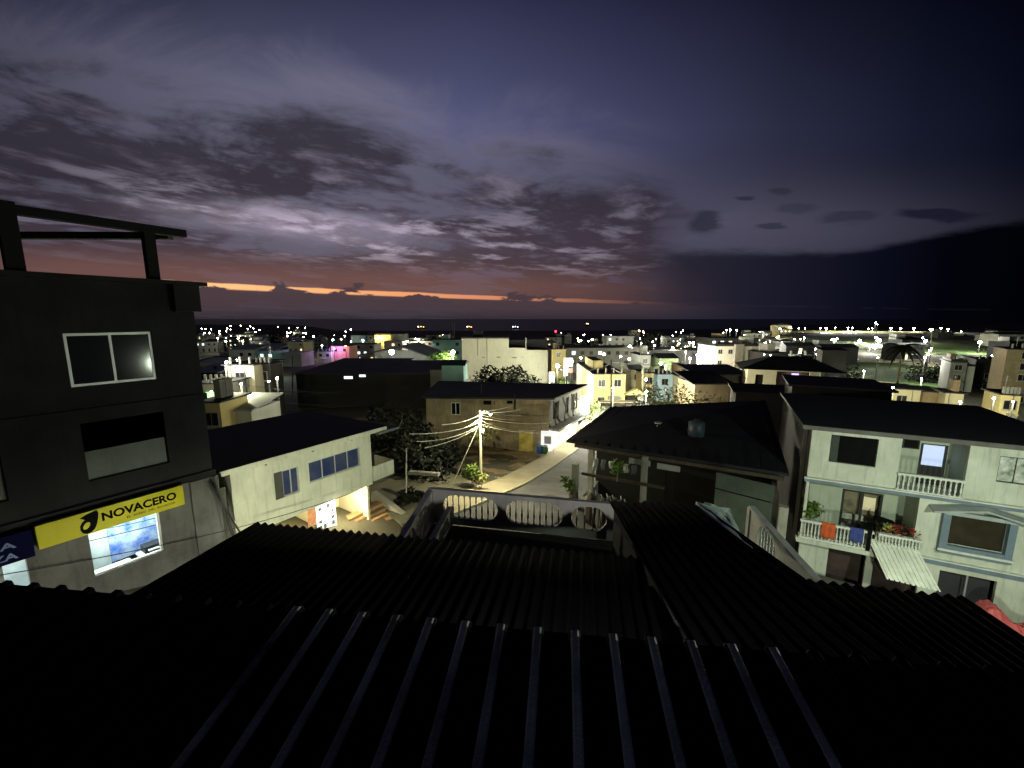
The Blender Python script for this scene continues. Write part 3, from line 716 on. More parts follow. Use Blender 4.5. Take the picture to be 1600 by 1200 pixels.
m = MB().box(0, .18, .182, 8.6, ZGW, ZE); m.build('side_wall', SIDEM, wh); MB().box(8.52, 8.7, .182, 8.6, ZGW, ZE).build('side_wall', SIDEM, wh); MB().box(.182, 8.518, 8.42, 8.6, ZGW, ZE).build('rear_wall', SIDEM, wh)
m = MB()
for z in (-14.0, ZC2, ZC1): m.box(.183, 8.517, .183, 8.417, z-.12, z)
m.build('floor_slab', WHITEH, wh)
# inner partition that closes the balconies
d2 = 1.5
door3 = (WF.at(1437,710,1.5)[0], WF.at(1480,712,1.5)[0], ZC1+.0, WF.at(1458,694,1.5)[1]); door2 = (k4[0]+1.7, k4[0]+3.35, ZC2+.0, ZC2+2.25)
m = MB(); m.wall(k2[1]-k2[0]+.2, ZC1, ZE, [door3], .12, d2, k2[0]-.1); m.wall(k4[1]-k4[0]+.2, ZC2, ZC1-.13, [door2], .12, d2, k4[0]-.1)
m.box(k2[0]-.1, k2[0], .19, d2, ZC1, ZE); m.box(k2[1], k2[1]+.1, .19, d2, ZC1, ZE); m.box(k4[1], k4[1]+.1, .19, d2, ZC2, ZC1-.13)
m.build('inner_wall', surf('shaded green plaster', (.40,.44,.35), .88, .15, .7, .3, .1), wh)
dr = MB().box(door3[0], door3[1], d2+.02, d2+.07, door3[2], door3[3]).build('door', DARKM, wh)
LIT = glow('lit frosted pane', (.48,.56,.85), .75)
MB().box(door3[0]+.10, door3[1]-.12, d2+.008, d2+.018, WF.at(1458,728,1.5)[1], door3[3]-.06).build('lit_pane', LIT, dr)
dr = MB(); a, b, c, d = door2
for x in (a, a+(b-a)*.48, b-.1): dr.box(x, x+.1, d2+.0, d2+.08, c, d-.1)
dr.box(a, b, d2, d2+.08, d-.1, d-.004); dr = dr.build('door_frame', DARKM, wh)
MB().box(a+.1, b-.1, d2+.3, d2+.34, c+.9, d-.15).build('curtain', surf('brown room curtain', (.22,.19,.13), .9, .5, 2.5), dr)
MB().box(a+.95, b-.2, d2+.24, d2+.28, c+1.2, d-.35).build('inner_grille', glow('dim room light', (.9,.78,.5), .16), dr)
MB().box(a+.1, b-.1, d2+.5, d2+1.4, c+.45, c+.75).build('bed', surf('pale bedding', (.42,.45,.4), .9), wh)
lamp_light(wh, ((a+b)/2, d2+.6, d-.3), 2.5, (1,.9,.7), .1)
# openings
window(wh, k1, .10, 1, 1, .03, DARKM, surf('dull dark pane', (.006,.006,.006), .9, .3, 2, spec=.05))
MB().box(k1[0]+.04, k1[0]+.34, .06, .09, k1[2]+.03, k1[3]-.03).build('curtain', surf('grey window curtain', (.05,.06,.055), .9), wh)
window(wh, k3, .06, 2, 1, .04, DARKM, surf('patterned net curtain', (.55,.55,.52), .8, .6, 3.5, 0, col2=(.10,.16,.10)))
f = MB(); x0,x1,z0_,z1_ = k5
f.box(x0-.26, x0-.002, -.22, .0-.003, z0_-.2, z1_+.1); f.box(x1+.002, x1+.24, -.22, -.003, z0_-.2, z1_+.1)
f.box(x0-.26, x1+.24, -.24, -.003, z0_-.40, z0_-.202); f.box(x0, x1, -.20, -.003, z0_-.2, z0_-.02); bx = f.build('box_window', BLUETRIM, wh)
MB().box(x0-.30, x1+.28, -.26, -.20, z0_-.30, z0_-.20).build('sill', WTRIM, bx)
f = MB(); xm = (x0+x1)/2
f.hexa([(x0-.75,-.62,z1_+.06),(xm,-.62,z1_+.42),(xm,-.003,z1_+.5),(x0-.75,-.003,z1_+.14),(x0-.75,-.62,z1_+.14),(xm,-.62,z1_+.50),(xm,-.003,z1_+.58),(x0-.75,-.003,z1_+.22)])
f.hexa([(xm,-.62,z1_+.42),(x1+.55,-.62,z1_+.06),(x1+.55,-.003,z1_+.14),(xm,-.003,z1_+.5),(xm,-.62,z1_+.50),(x1+.55,-.62,z1_+.14),(x1+.55,-.003,z1_+.22),(xm,-.003,z1_+.58)])
f.box(x0-.26, x1+.24, -.24, -.003, z1_-.05, z1_+.12); f.build('window_hood', surf('grey hood slab', (.34,.38,.38), .8, .2, 2, .3), bx)
window(wh, (x0,x1,z0_-.0,z1_), .04, 1, 1, .05, DARKM, surf('dim room behind glass', (.014,.012,.008), .3, .8, 1.3, 0, col2=(.045,.035,.022)))
MB().box(k7[0], k7[1], .45, .5, k7[2], k7[3]).build('shop_shutter', surf('dark shutter', (.04,.04,.045), .6), wh)
MB().box((k7[0]+k7[1])/2-.03, (k7[0]+k7[1])/2+.03, .02, .1, k7[2], k7[3]).build('post', ALU, wh)
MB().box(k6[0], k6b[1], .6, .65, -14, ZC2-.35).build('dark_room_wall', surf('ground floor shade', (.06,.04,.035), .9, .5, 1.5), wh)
m = MB(); 
for z, t_ in ((ZC1, .16), (ZC2, .2)):
    m.box(-.12, 8.82, -.14, -.003, z-.16, z+t_-.16)
m.build('cornice_band', BLUETRIM, wh)
m = MB()
for z, t_ in ((ZC1, .16), (ZC2, .2)): m.box(-.14, 8.84, -.17, -.003, z+t_-.158, z+t_-.10)
m.build('cornice_trim', WTRIM, wh)
MB().box(-.5, 9.4, -.6, 9.3, ZE, ZE+.14).build('roof', DARKROOF, wh)
MB().box(-.5, 9.4, -.64, -.602, ZE-.08, ZE+.12).build('fascia', surf('grey fascia', (.12,.12,.11), .8), wh)
MB().box(-.18, -.02, 1.0, 1.12, -15, ZE-.1).build('drain_pipe', ALU, wh)
# upper balustrade
up = thing('balcony_balustrade', 'upper balustrade of white turned balusters below the lit door', 'balustrade', WF.w(0,0,0), WF.a)
rail(up, (k2[0]-.02,-.02), (k2[1]+.02,-.02), ZC1+.02, WF.at(1407,738)[1], 13, WTRIM, .055)
lo = thing('balcony_balustrade', 'lower balustrade of white balusters with cloths hung over it', 'balustrade', WF.w(0,0,0), WF.a)
zr = WF.at(1300,812,-.5)[1]
MB().box(-.25, 4.55, -.55, -.145, ZC2-.2, ZC2+.02).build('balcony_slab', WHITEH, wh)
rail(lo, (-.15,-.42), (2.75,-.42), ZC2+.02, ZC2+1.0, 20, WTRIM, .05); 
lo2 = thing('balcony_balustrade', 'lower balustrade section with red potted plants behind it, right of the cloths', 'balustrade', WF.w(0,0,0), WF.a)
rail(lo2, (2.95,-.3), (4.5,-.3), ZC2+.02, ZC2+.95, 13, WTRIM, .05)
# cloths over the railing
def cloth(name, label, x0, x1, y, ztop, drop, mat, cat):
    o = WF.w(x0, y, ztop); t = MB(); n = 12; G = {}
    for i in range(n+1):
        for j in range(7):
            x = (x1-x0)*i/n; a = [(.10,-.28),(.09,-.02),(.0,.035),(-.09,.0),(-.105,-.35*drop),(-.11,-.7*drop),(-.10,-drop)][j]
            G[i,j] = t.vert((x, a[0]+.02*math.sin(i*1.3)*(j > 3), a[1]+(.05*math.sin(i*.9) if j == 6 else 0)))
    for i in range(n):
        for j in range(6): t.f.append([G[i,j],G[i+1,j],G[i+1,j+1],G[i,j+1]])
    c = t.build(name, mat, None, smooth=True); c.location = o; c.rotation_euler = (0,0,WF.a)
    md = c.modifiers.new('thick', 'SOLIDIFY'); md.thickness = .012
    return tag(c, label, cat)
cloth('towel', 'orange red towel hung over the lower balcony rail', WF.at(1283,822,-.42)[0], WF.at(1305,826,-.42)[0], -.42, ZC2+1.0, .75, surf('orange towel', (.55,.10,.03), .95, .3, 5), 'towel')
cloth('towel', 'navy blue towel hung over the lower balcony rail', WF.at(1328,826,-.42)[0], WF.at(1349,832,-.42)[0], -.42, ZC2+1.0, .65, surf('blue towel', (.05,.07,.25), .95, .3, 5), 'towel')
cloth('towel', 'black cloth hung at the corner of the lower balcony rail', WF.at(1354,836,-.42)[0], WF.at(1361,838,-.42)[0], -.42, ZC2+1.05, 1.1, BLACKP, 'cloth')
def leafy(name, label, cat, base, h, r, n, mat, leaf=.12, group=None, trunk=None, seed=1, flat=1.0, stuff=None):
    t = thing(name, label, cat, base, 0, group); rnd = random.Random(seed); m = MB()
    for k in range(n):
        a = rnd.uniform(0, 2*PI); q = rnd.random()**.5; ph_ = rnd.uniform(-1, 1)
        lump = 1+.28*math.sin(3*a+seed)+.2*math.sin(5*a+ph_*4+seed)
        c = Vector((r*q*lump*math.cos(a)*math.sqrt(max(0,1-ph_*ph_*.8)), r*q*lump*math.sin(a)*math.sqrt(max(0,1-ph_*ph_*.8)), h-r*flat+ph_*r*flat*q))
        d = Vector((rnd.uniform(-1,1), rnd.uniform(-1,1), rnd.uniform(-.6,.8))).normalized(); e = d.cross(Vector((rnd.uniform(-1,1),rnd.uniform(-1,1),rnd.uniform(-1,1)))).normalized()
        l = leaf*rnd.uniform(.6,1.4); w = l*.38
        m.face(c-d*l, c+e*w, c+d*l, c-e*w)
    m.build('crown', mat, t)
    tr = MB(); tr.tube([(0,0,0),(r*.05,0,h*.45),(r*.02,r*.05,h*.8)], trunk or h*.03, 7, (trunk or h*.03)*.5)
    for k in range(5):
        a = 2*PI*k/5+seed; tr.tube([(r*.03,0,h*.42+k*.04*h),(r*.35*math.cos(a),r*.35*math.sin(a),h*.66),(r*.6*math.cos(a),r*.6*math.sin(a),h*.82)], (trunk or h*.03)*.5, 5, (trunk or h*.03)*.15)
    tr.build('trunk', BARK, t)
    return t
POT = surf('clay pot', (.25,.09,.05), .9, .3, 4)
for k in range(5):
    t = leafy('potted_plant', ['potted plant with dark leaves at the corner of the lower balcony','small flowering potted plant second behind the lower balcony rail','reddish potted plant in the middle of the lower balcony planter row','leafy potted plant next to the right end of the lower balcony','red leaved potted plant against the wall at the right end of the lower balcony'][k], 'plant',
        WF.w(3.05+k*.32, .1, ZC2+.85), .5, .22, 90, [LEAFD, surf('yellowish leaf', (.3,.3,.08), .8, .4, 5), surf('red leaf', (.30,.04,.03), .8, .4, 5), LEAFD, MATS['red leaf'] if 'red leaf' in MATS else surf('red leaf', (.30,.04,.03), .8)][k], .09, 'potted plants on the lower balcony', seed=k+2)
    MB().lathe([(.07,-.02),(.11,.18),(.12,.2)], n=8).build('pot', POT, t)
MB().box(2.95, 4.6, .0, .2, ZC2+.02, ZC2+.84).build('planter_ledge', WHITEH, wh)
leafy('potted_plant', 'bushy green plant at the left end of the lower balcony', 'plant', WF.w(.35,.3,ZC2+.02), 1.75, .45, 260, LEAF, .12, seed=21)
# air conditioner, chair, awning, garage clutter
t = thing('air_conditioner', 'dark air conditioner box high on the wall left of the upper balcony', 'air conditioner', WF.w(WF.at(1411,690,.9)[0], .9, WF.at(1411,700,.9)[1]), WF.a)
MB().box(-.0,.62,.02,.35,0,.5).build('casing', DARKM, t); MB().box(.06,.56,-.004,.017,.06,.44).build('grille', BLACKP, t)
t = thing('coat_stand', 'dark folded clothes rack against the wall of the lower balcony', 'clothes rack', WF.w(k4[1]-1.1,1.2,ZC2+.02), WF.a)
m = MB(); m.beam((0,0,0),(0,0,1.5),.05,.05); m.beam((.5,0,0),(.5,0,1.1),.05,.05); m.beam((0,0,1.1),(.7,0,.95),.3,.12); m.beam((0,0,.5),(.7,0,.4),.3,.12); m.build('rack', BLACKP, t)
MB().hexa([(-.05,-.1,.9),(.6,-.1,.8),(.6,.1,.8),(-.05,.1,.9),(-.02,-.08,1.45),(.12,-.08,1.1),(.12,.08,1.1),(-.02,.08,1.45)]).build('clothes', BLACKP, t)
t = thing('wall_shelf', 'two small dark shelves on the side wall of the upper balcony', 'shelf', WF.w(WF.at(1489,720,1.45)[0],1.42,ZC1+1.1), WF.a)
MB().box(0,.5,-.2,0,.35,.42).build('shelf', BLACKP, t); MB().box(-.05,.55,-.22,0,-.25,-.16).build('shelf', BLACKP, t)
A_ = WF.at(1356,842,-.15); 
aw = thing('awning', 'white corrugated awning sloping down over the ground floor entrance', 'awning', WF.w(A_[0],-.15,0), WF.a)
xw = WF.at(1432,862,-.15)[0]-A_[0]; za = WF.at(1356,842,-.15)[1]
sheet((-.0,-.02,za+.05),(xw,-.02,za+.02),(.35,-1.75,za-.95),(xw+.35,-1.75,za-1.0),10,.05,L=4,round_=False).build('corrugated_sheet', surf('white ribbed awning', (.78,.80,.70), .6, .2, 1.5, .3), aw)
m = MB(); m.beam((.4,-1.7,za-1.05),(.4,0,za-1.1),.04,.04); m.beam((xw+.3,-1.7,za-1.1),(xw+.3,0,za-1.15),.04,.04); m.build('bracket', DARKM, aw)
# pink red tarpaulin over something in front of the house
m = MB(); n = 64; G = {}
for i in range(n+1):
    for j in range(n+1):
        a, b = i/n, j/n; p = WF.w(5.55+a*3.1, -2.6+b*1.7, 0); h = -13.9+1.5*math.exp(-((a-.25)/.22)**2)+.95*math.exp(-((a-.7)/.3)**2)
        h = -14.05+(h+14.05)*sstep(min(b, 1-b)*3.2)*sstep(min(a,1-a)*6)-.30*abs(mnoise.noise(Vector((a*7+b*3,b*2.2-a*2,0))))-.16*abs(mnoise.noise(Vector((a*15,b*7+a*6,3))))-.07*abs(mnoise.noise(Vector((a*34,b*18,6))))+.1
        G[i,j] = m.vert((p.x,p.y,h+.6))
for i in range(n):
    for j in range(n): m.f.append([G[i,j],G[i+1,j],G[i+1,j+1],G[i,j+1]])
tp = m.build('tarpaulin', surf('pink red tarpaulin', (.52,.10,.10), .5, .3, 1.5, 0, .2), None, smooth=True)
md = tp.modifiers.new('thick','SOLIDIFY'); md.thickness = .015; tag(tp, 'crumpled pink-red tarpaulin heaped in front of the right-hand house', 'tarpaulin')
tag(MB().beam(WF.w(4.9,-2.7,-13.4), WF.w(7.5,-2.9,-13.9), .12,.06).build('wooden_board', CONC, None), 'pale plank on the ground at the foot of the red tarpaulin', 'board')
struct('forecourt', MB().hexa([WF.w(a,b,c) for c in (-16,-14.02) for a, b in ((-1,-5.5),(11,-5.5),(11,-.01),(-1,-.01))]), PAVE)
fill_lamp = thing('wall_lamp', 'unseen bulkhead lamp added on our own house wall, under the near roof, to light the balustrade', 'wall lamp', (.6,2.92,-3.35))  # added lamp, out of view, brightens the terrace balustrade
MB().box(-.09,.09,0,.1,-.09,.09).build('bracket', DARKM, fill_lamp); MB().ball((0,.14,0),.06,8).build('bulb', glow('added lamp bulb', (.9,.96,1), 12), fill_lamp)
lamp_light(fill_lamp, (0,.3,-.0), 420, (1,.98,.90), .08)
# street lamps that light the two near streets (standing behind and beside the roofs)
def street_lamp(loc, zh, label, power, col, arm=(.9,0), group=None, r=.16, spot=None, aim=None, headmat=None):
    t = thing('street_lamp', label, 'street lamp', loc, 0, group); h = zh-loc[2]
    MB().tube([(0,0,0),(0,0,h+.05)], .07, 8, .045).build('pole', CONC, t)
    MB().tube([(0,0,h),(arm[0]*.5,arm[1]*.5,h+.18),(arm[0],arm[1],h+.12)], .03, 6).build('arm', ALU, t)
    MB().box(arm[0]-.26, arm[0]+.26, arm[1]-.12, arm[1]+.12, h+.08, h+.16).build('lamp_head', ALU, t)
    MB().box(arm[0]-.2, arm[0]+.2, arm[1]-.09, arm[1]+.09, h+.05, h+.078).build('lens', headmat or glow('street lamp lens', (1,.95,.75), 40), t)
    if power: lamp_light(t, (arm[0],arm[1],h-.08), power, col, r, spot, (None if aim is None else Vector(aim)-Vector(loc)))
    return t
street_lamp((15.6,5.6,-12.6), -3.4, 'tall street lamp in front of the balcony house, just beyond the right edge of view', 4400, (.88,1,.78), (-.5,.3))
street_lamp((13.6,9.2,-13.4), -9.8, 'low street lamp in the forecourt of the balcony house', 1300, (.88,1,.78), (-.5,.3))
street_lamp((-4.7,11.2,-10.2), -7.6, 'low street lamp in the left street, hidden behind the corrugated roof', 1500, (.95,1,.70), (.2,.4), spot=96, aim=PH.w(3.6,0,-6.2))
street_lamp((-7.2,9.0,-9.6), -6.7, 'street lamp across from the yellow shop sign, hidden by the near roof', 520, (1,1,.82), (-.3,.3), spot=130, aim=NV.w(6.2,0,-8.6))
# ================================================================== lit utility pole with its fan of wires
PB = Vector((-1.5, 30.0, 0)); PB.z = aty(750,768,30).z-.35; PT = aty(750,641,30)
PB.x = PT.x; ptop = PT.z-PB.z
pole = thing('utility_pole', 'pale concrete utility pole at the sidewalk edge with a fan of bright wires', 'utility pole', PB)
POLEM = surf('pale pole concrete', (.50,.47,.34), .85, .2, 2)
MB().tube([(0,0,0),(0,0,ptop)], .13, 10, .085).build('pole', POLEM, pole)
for z in (ptop-.35, ptop-.75, ptop-1.1):
    MB().tube([(-.16,0,z),(.16,0,z)], .02, 6).build('bracket', ALU, pole)
MB().lathe([(.05,ptop-1.7),(.13,ptop-1.68),(.13,ptop-1.4),(.05,ptop-1.38)], (.16,-.05,0), 10).build('cable_box', ALU, pole)
MB().tube([(0,0,ptop-.2),(.35,-.4,ptop+.05),(.75,-.9,ptop+.06)], .035, 6).build('lamp_arm', ALU, pole)
MB().lathe([(.03,.05),(.14,.02),(.16,-.04)], (.82,-.95,ptop+.02), 10).build('lamp_head', ALU, pole)
MB().ball((.82,-.95,ptop-.07), .085, 8, .7).build('lamp_bulb', glow('warm street bulb', (1,.95,.72), 60), pole)
lamp_light(pole, (.82,-.95,ptop-.22), 3300, (1,.93,.60), .1)
WIREM = surf('pale weathered wire', (.42,.40,.30), .7, .1, 2)
def wire(p, q, sag, label, r=.016, mat=CABLE, group=None, n=16, name='power_cable', cat='cable'):
    p, q = Vector(p), Vector(q); pts = [p.lerp(q, k/n)-Vector((0,0,sag*4*(k/n)*(1-k/n))) for k in range(n+1)]
    return tag(MB().tube(pts, r, 5).build(name, mat, None), label, cat, group)
top = PB+Vector((0,0,ptop))
wends = [((640,678,20),.25,-.9),((652,690,20),.3,-1.1),((690,664,24),.15,-.35),((700,674,22),.2,-.6),((812,640,36),.1,-.2),((800,634,38),.1,-.1),
         ((862,660,43),.3,-.55),((815,672,40),.25,-.75),((832,676,43.5),.25,-1.0),((806,656,40),.15,-.3),((664,700,18),.2,-1.2),((860,676,44),.25,-1.15)]
for k, ((px,py,Y),sg,dz_) in enumerate(wends):
    wire(top+Vector((0,0,dz_)), aty(px,py,Y), sg, 'bright service wire fanning out from the lit utility pole', .02, WIREM, 'service wires on the lit pole')
wire(top+Vector((0,0,-.9)), (top.x-2.0, top.y-2.0, plotz(top.x-2,28)+.1), 0, 'slanting guy wire from the lit pole down to the earth plot', .018, WIREM, name='guy_wire', cat='wire')
# long cables in front of the left houses
for k, (a, b, s_, lb) in enumerate([((-40,905,9.0),(620,742,20),.5,'lowest long cable crossing the pale house'),((-40,885,9.2),(606,700,22),.45,'long cable crossing the pale house below its windows'),
        ((120,815,11),(590,705,22),.25,'upper cable crossing the pale house at window height'),((100,836,11),(330,782,14),.15,'cable crossing the lit shop window of the corner building')]):
    wire(aty(*a), aty(*b), s_, lb, .014)
for k, (x0_, x1_) in enumerate(((8.95,9.5),(8.75,9.9),(8.9,9.3))):
    wire(NV.w(x0_,-.25,-5.4+.1*k), NV.w(x1_,-.5-.1*k,-9.0), -.1*k, 'slack dark cable hanging down the corner of the shop building', .03, CABLE, 'cables hanging at the building corner')
# ================================================================== young plants on the plot
leafy('young_tree', 'small bright green young tree left of the lit pole', 'tree', (-2.95,29.0,plotz(-2.95,29)-.1), 2.0, .62, 360, surf('fresh lit leaf', (.13,.19,.035), .6, .4, 5), .17, seed=4, trunk=.04)
leafy('slender_tree', 'thin bare-stemmed tree with a sparse crown behind the pole wires', 'tree', (-2.7,35.0,plotz(-2.7,35)-.1), 4.6, 1.5, 200, surf('olive leaf', (.14,.14,.03), .7, .4, 5), .16, seed=8, trunk=.06, flat=.6)
leafy('banana_plant', 'upright leafy plant beside the small green tree', 'plant', (-2.2,28.6,plotz(-2.2,28.6)-.1), 1.5, .4, 120, surf('yellow green leaf', (.30,.32,.09), .7, .4, 5), .2, seed=14, trunk=.03)
for k, (px, py, Y, h, r, lb) in enumerate([(655,712,31,3.6,2.6,'dark bush at the left edge of the earth plot'),(688,700,36,2.6,1.7,'dark bush against the foot of the grey wall'),(612,700,36,5.5,3.0,'tall dark tree between the pale house and the grey walled building'),(640,760,22,1.2,.8,'low dark shrub beside the concrete shed')]):
    p = aty(px,py,Y); g = min(plotz(p.x,Y), p.z); leafy('dark_bush', lb, 'bush', (p.x,Y,g), h, r, 2600, LEAFD, .26, seed=30+k)
# ================================================================== grey walled building with the corner shop
ang = math.degrees(math.atan2(7.8,4.6)); CX, CY = 4.05, 44.3
GB = Fr(-9.4, 44.6, 0.0-1.3); gb = root_at(GB, 'walled_building', 'two-storey building with a stained brownish blank side wall and a dark flat roof overhang', 'building')
ZB = zt(3,45)-1.0; ZR = -8.55; wfx = (GB.at(705,650)[0], GB.at(719.5,650)[0], GB.at(712,648.5)[1], GB.at(712,629)[1])
W_ = 13.45
vents = [(GB.at(755,630)[0],GB.at(773,630)[0],GB.at(760,632.5)[1],GB.at(760,626)[1]),(GB.at(792,630)[0],GB.at(801,630)[0],GB.at(795,631)[1],GB.at(795,626)[1])]
m = MB().wall(W_, ZB, ZR, [wfx]+vents, .2); m.build('wall', BROWNW, gb)
window(gb, wfx, .05, 2, 1, .07, WTRIM, GLASS)
for q in vents: MB().box(q[0],q[1],.12,.15,q[2],q[3]).build('vent', BLACKP, gb)
for px in (737, 770, 842): x = GB.at(px, 650)[0]; MB().box(x-.14, x+.14, -.06, -.002, ZB, ZR).build('column', BROWNW, gb)
a = GB.at(811,690)[0]; b = GB.at(832.5,690)[0]; zt_2 = GB.at(820,673)[1]
MB().box(a, b, -.05, -.003, ZB+.6, zt_2).build('garage_door', surf('yellow metal door', (.62,.52,.12), .6, .2, 2), gb)
MB().box(a-.1, b+.3, -.3, -.003, zt_2+.02, zt_2+.12).build('door_lintel', WTRIM, gb)
MB().box(W_-.95, W_-.2, .21, .3, ZB, ZR-.1).build('rear_column', CONC, gb)
# street side
SF = Fr(CX, CY, ang); L2 = 9.2
sw = [(1.0,2.6,-12.0,-9.3),(4.6,5.4,-12.0,-9.3),(6.2,8.2,-11.6,-9.2)]
sd = MB().wall(L2, -11.9, ZR, [(x0+.0,x1,max(z0,-11.2),z1) for x0,x1,z0,z1 in sw], .2); 
Msf = Matrix.Translation((SF.o.x,SF.o.y,0)) @ Matrix.Rotation(SF.a,4,'Z'); Mgb = (Matrix.Translation((GB.o.x,GB.o.y,0)) @ Matrix.Rotation(GB.a,4,'Z')).inverted()
def ingb(mb, name, mat): return MB().merge(mb, Mgb @ Msf).build(name, mat, gb)
ingb(sd, 'street_wall', surf('grey street render', (.22,.22,.19), .9, .35, .8, .5, .2))
ingb(MB().box(0, L2, .8, .9, -16.5, ZR-.1), 'inner_wall', BLACKP)
for k, x in enumerate((.7,3.2,5.8)): ingb(MB().tube([(x,-.15,-9.0),(x+.25,-.5,-10.2),(x+.1,-.4,-11.2),(x+.5,-.3,-11.8)], .09, 6), 'hanging_drape', surf('grey rag', (.15,.15,.14), .9, .4, 3))
ingb(MB().box(-.1, L2+.5, -1.3, -.0-.003, -12.15, -11.9), 'shop_canopy', surf('grey street render'))
RF = MB(); RF.hexa([(-9.9,43.9,ZR),(4.5,43.3,ZR),(9.9,52.6,ZR+.05),(-9.9,55.5,ZR+.05),(-9.9,43.9,ZR+.16),(4.5,43.3,ZR+.16),(9.9,52.6,ZR+.2),(-9.9,55.5,ZR+.2)])
MB().merge(RF, Mgb).build('roof', surf('dusky flat roof', (.035,.037,.045), .8, .5, .25), gb)
# bright shop front with printed panels
sf = thing('poster_shop', 'glaring white shop front hung with printed posters under the canopy', 'shop front', (SF.o.x,SF.o.y,0), SF.a)
zs = zt(6,48)+.25
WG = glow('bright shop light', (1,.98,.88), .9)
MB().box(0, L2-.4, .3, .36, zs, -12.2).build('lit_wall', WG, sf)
random.seed(21); cols = [('green print',(.15,.32,.16)),('red print',(.50,.06,.04)),('ochre print',(.5,.38,.12)),('blue print',(.08,.18,.45)),('grey print 2',(.35,.36,.33)),('white print',(.7,.7,.66))]
x = .1; k = 0
while x < L2-1:
    w = random.uniform(.35,.8); c = cols[[4,5,1,5,0,2,5,1,3,5,0,4][k % 12]]; z1 = -12.4-random.uniform(0,.25); h = random.uniform(.8,1.6)
    mm = surf(c[0], c[1], .7, .6, 5, 0, col2=tuple(min(1,q*.4+.4) for q in c[1]))
    MB().box(x, x+w, .1, .14, z1-h, z1).build('poster', mm, sf); x += w+random.uniform(.08,.3); k += 1
lamp_light(sf, (2.5,-1.6,-12.4), 420, (1,1,.92), .3); lamp_light(sf, (6.5,-1.6,-12.4), 260, (1,1,.92), .3)
q = aty(858,686,43.6); bs = thing('lightbox', 'white lit picture board at the shop corner', 'light box', (q.x-.9,43.4,zt(q.x,43.4)+.1), math.radians(-8))
zl = q.z-bs.location.z; MB().box(0,1.5,0,.12,zl-.9,zl+.95).build('board', glow('white picture board', (.95,.98,1), .8), bs); MB().box(.35,1.1,-.01,-.001,zl-.45,zl+.4).build('picture', surf('blue violet picture', (.2,.22,.42), .7, .7, 3, 0, col2=(.6,.6,.65)), bs)
MB().box(.1,.16,.02,.1,0,zl-.9).build('leg', ALU, bs); MB().box(1.34,1.4,.02,.1,0,zl-.9).build('leg', ALU, bs)
q = aty(913.5,635,51.5); bb = thing('vertical_sign', 'tall blank glowing white sign sticking out over the street', 'sign', (q.x,51.5,q.z), math.radians(5))
MB().box(-.55,.55,-.12,.12,-1.35,1.35).build('light_panel', glow('white sign light', (1,1,.97), 2.2), bb); MB().box(-1.6,-.56,-.04,.04,.9,1.0).build('bracket', ALU, bb); MB().box(-1.6,-.56,-.04,.04,-1.0,-.9).build('bracket', ALU, bb)
lamp_light(bb, (0,-.6,0), 160, (1,1,.95), .4)
for k, (px, c, lb) in enumerate(((843,(.04,.10,.40),'blue plastic barrel at the corner of the bright shop'),(851,(.03,.16,.07),'green plastic barrel next to the blue one by the bright shop'))):
    q = aty(px,704,42.5); t = thing('plastic_barrel', lb, 'barrel', (q.x,42.5,zt(q.x,42.5)+.33)); 
    MB().lathe([(.26,0),(.32,.25),(.32,.65),(.27,.82)], n=14).build('body', surf('barrel paint %d' % k, c, .5, .2, 2), t, smooth=True); MB().lathe([(.29,.82),(.29,.88)], n=14).build('lid', WTRIM if k else surf('pale blue lid', (.2,.4,.5), .5), t)
# person in an orange shirt standing at the shop (tiny)
# ================================================================== big open sided house, right of centre
HA, HB, HD, HC = Vector((3.65,27.0,-8.25)), Vector((14.6,20.9,-8.25)), Vector((18.4,29.6,-6.05)), Vector((8.0,33.0,-7.25))
OH = Fr(3.65, 27.0, math.degrees(math.atan2(-6.1,10.95))); oh = root_at(OH, 'open_sided_house', 'wide black-roofed house on concrete columns with an open cluttered ground floor', 'house')
inv = (Matrix.Translation((OH.o.x,OH.o.y,0)) @ Matrix.Rotation(OH.a,4,'Z')).inverted()
rf = MB().hexa([inv @ (p+Vector((0,0,o_))) for o_ in (0,.16) for p in (HA,HB,HD,HC)]); rf.build('roof', surf('black sheet roof', (.007,.007,.009), .7, .5, .5, 0, .2), oh)
m = MB()
for k in range(16):
    f = (k+.5)/16; a = inv @ HA.lerp(HB,f); b = inv @ HC.lerp(HD,f); m.beam(a+Vector((0,0,.18)), b+Vector((0,0,.18)), .06, .04)
m.build('roof_rib', MATS['black sheet roof'], oh)
zo = zt(8,26)-.4
def col_at(px, py, y, w=.32, ztop=-8.3, mat=CONC):
    q = aty(px,py,y); l = inv @ q; MB().box(l.x-w/2, l.x+w/2, l.y-w/2, l.y+w/2, zo-1, ztop).build('column', mat, oh)
for px, py, y, zt3 in ((899,740,25.2,-9.1),(924,720,27.2,-8.3),(1007,735,24.2,-8.3),(987,765,20.5,-9.6),(1107,770,19.0,-8.9),(1224,800,17.5,-8.3)): col_at(px,py,y,.34,zt3)
m = MB(); m.box(.5, 12.2, 5.2, 5.35, zo-1, -7.6); m.box(.3,.45,1.0,5.2,zo-1,zo+.8); m.build('back_wall', surf('unlit back wall', (.006,.006,.005), .95, .4, 1), oh)  # near-black colour carries the darkness of the open ground floor
m = MB(); m.beam(inv @ Vector((4.5,25.6,-9.9)), inv @ Vector((9.0,23.3,-9.9)), .12, .16); m.beam(inv @ Vector((4.2,26.8,-8.4)), inv @ Vector((14.4,21.0,-8.4)), .15, .2); m.build('beam', WOODD, oh)
PNL = surf('grey green shutter sheet', (.08,.10,.08), .55, .3, .9, .3, .1)
a, b = aty(1117,770,23.4), aty(1209,770,21.4); la, lb_ = inv @ a, inv @ b
pm = MB(); 
zs1_, zs2_ = aty(1117,738,23.4).z, aty(1117,763,23.4).z
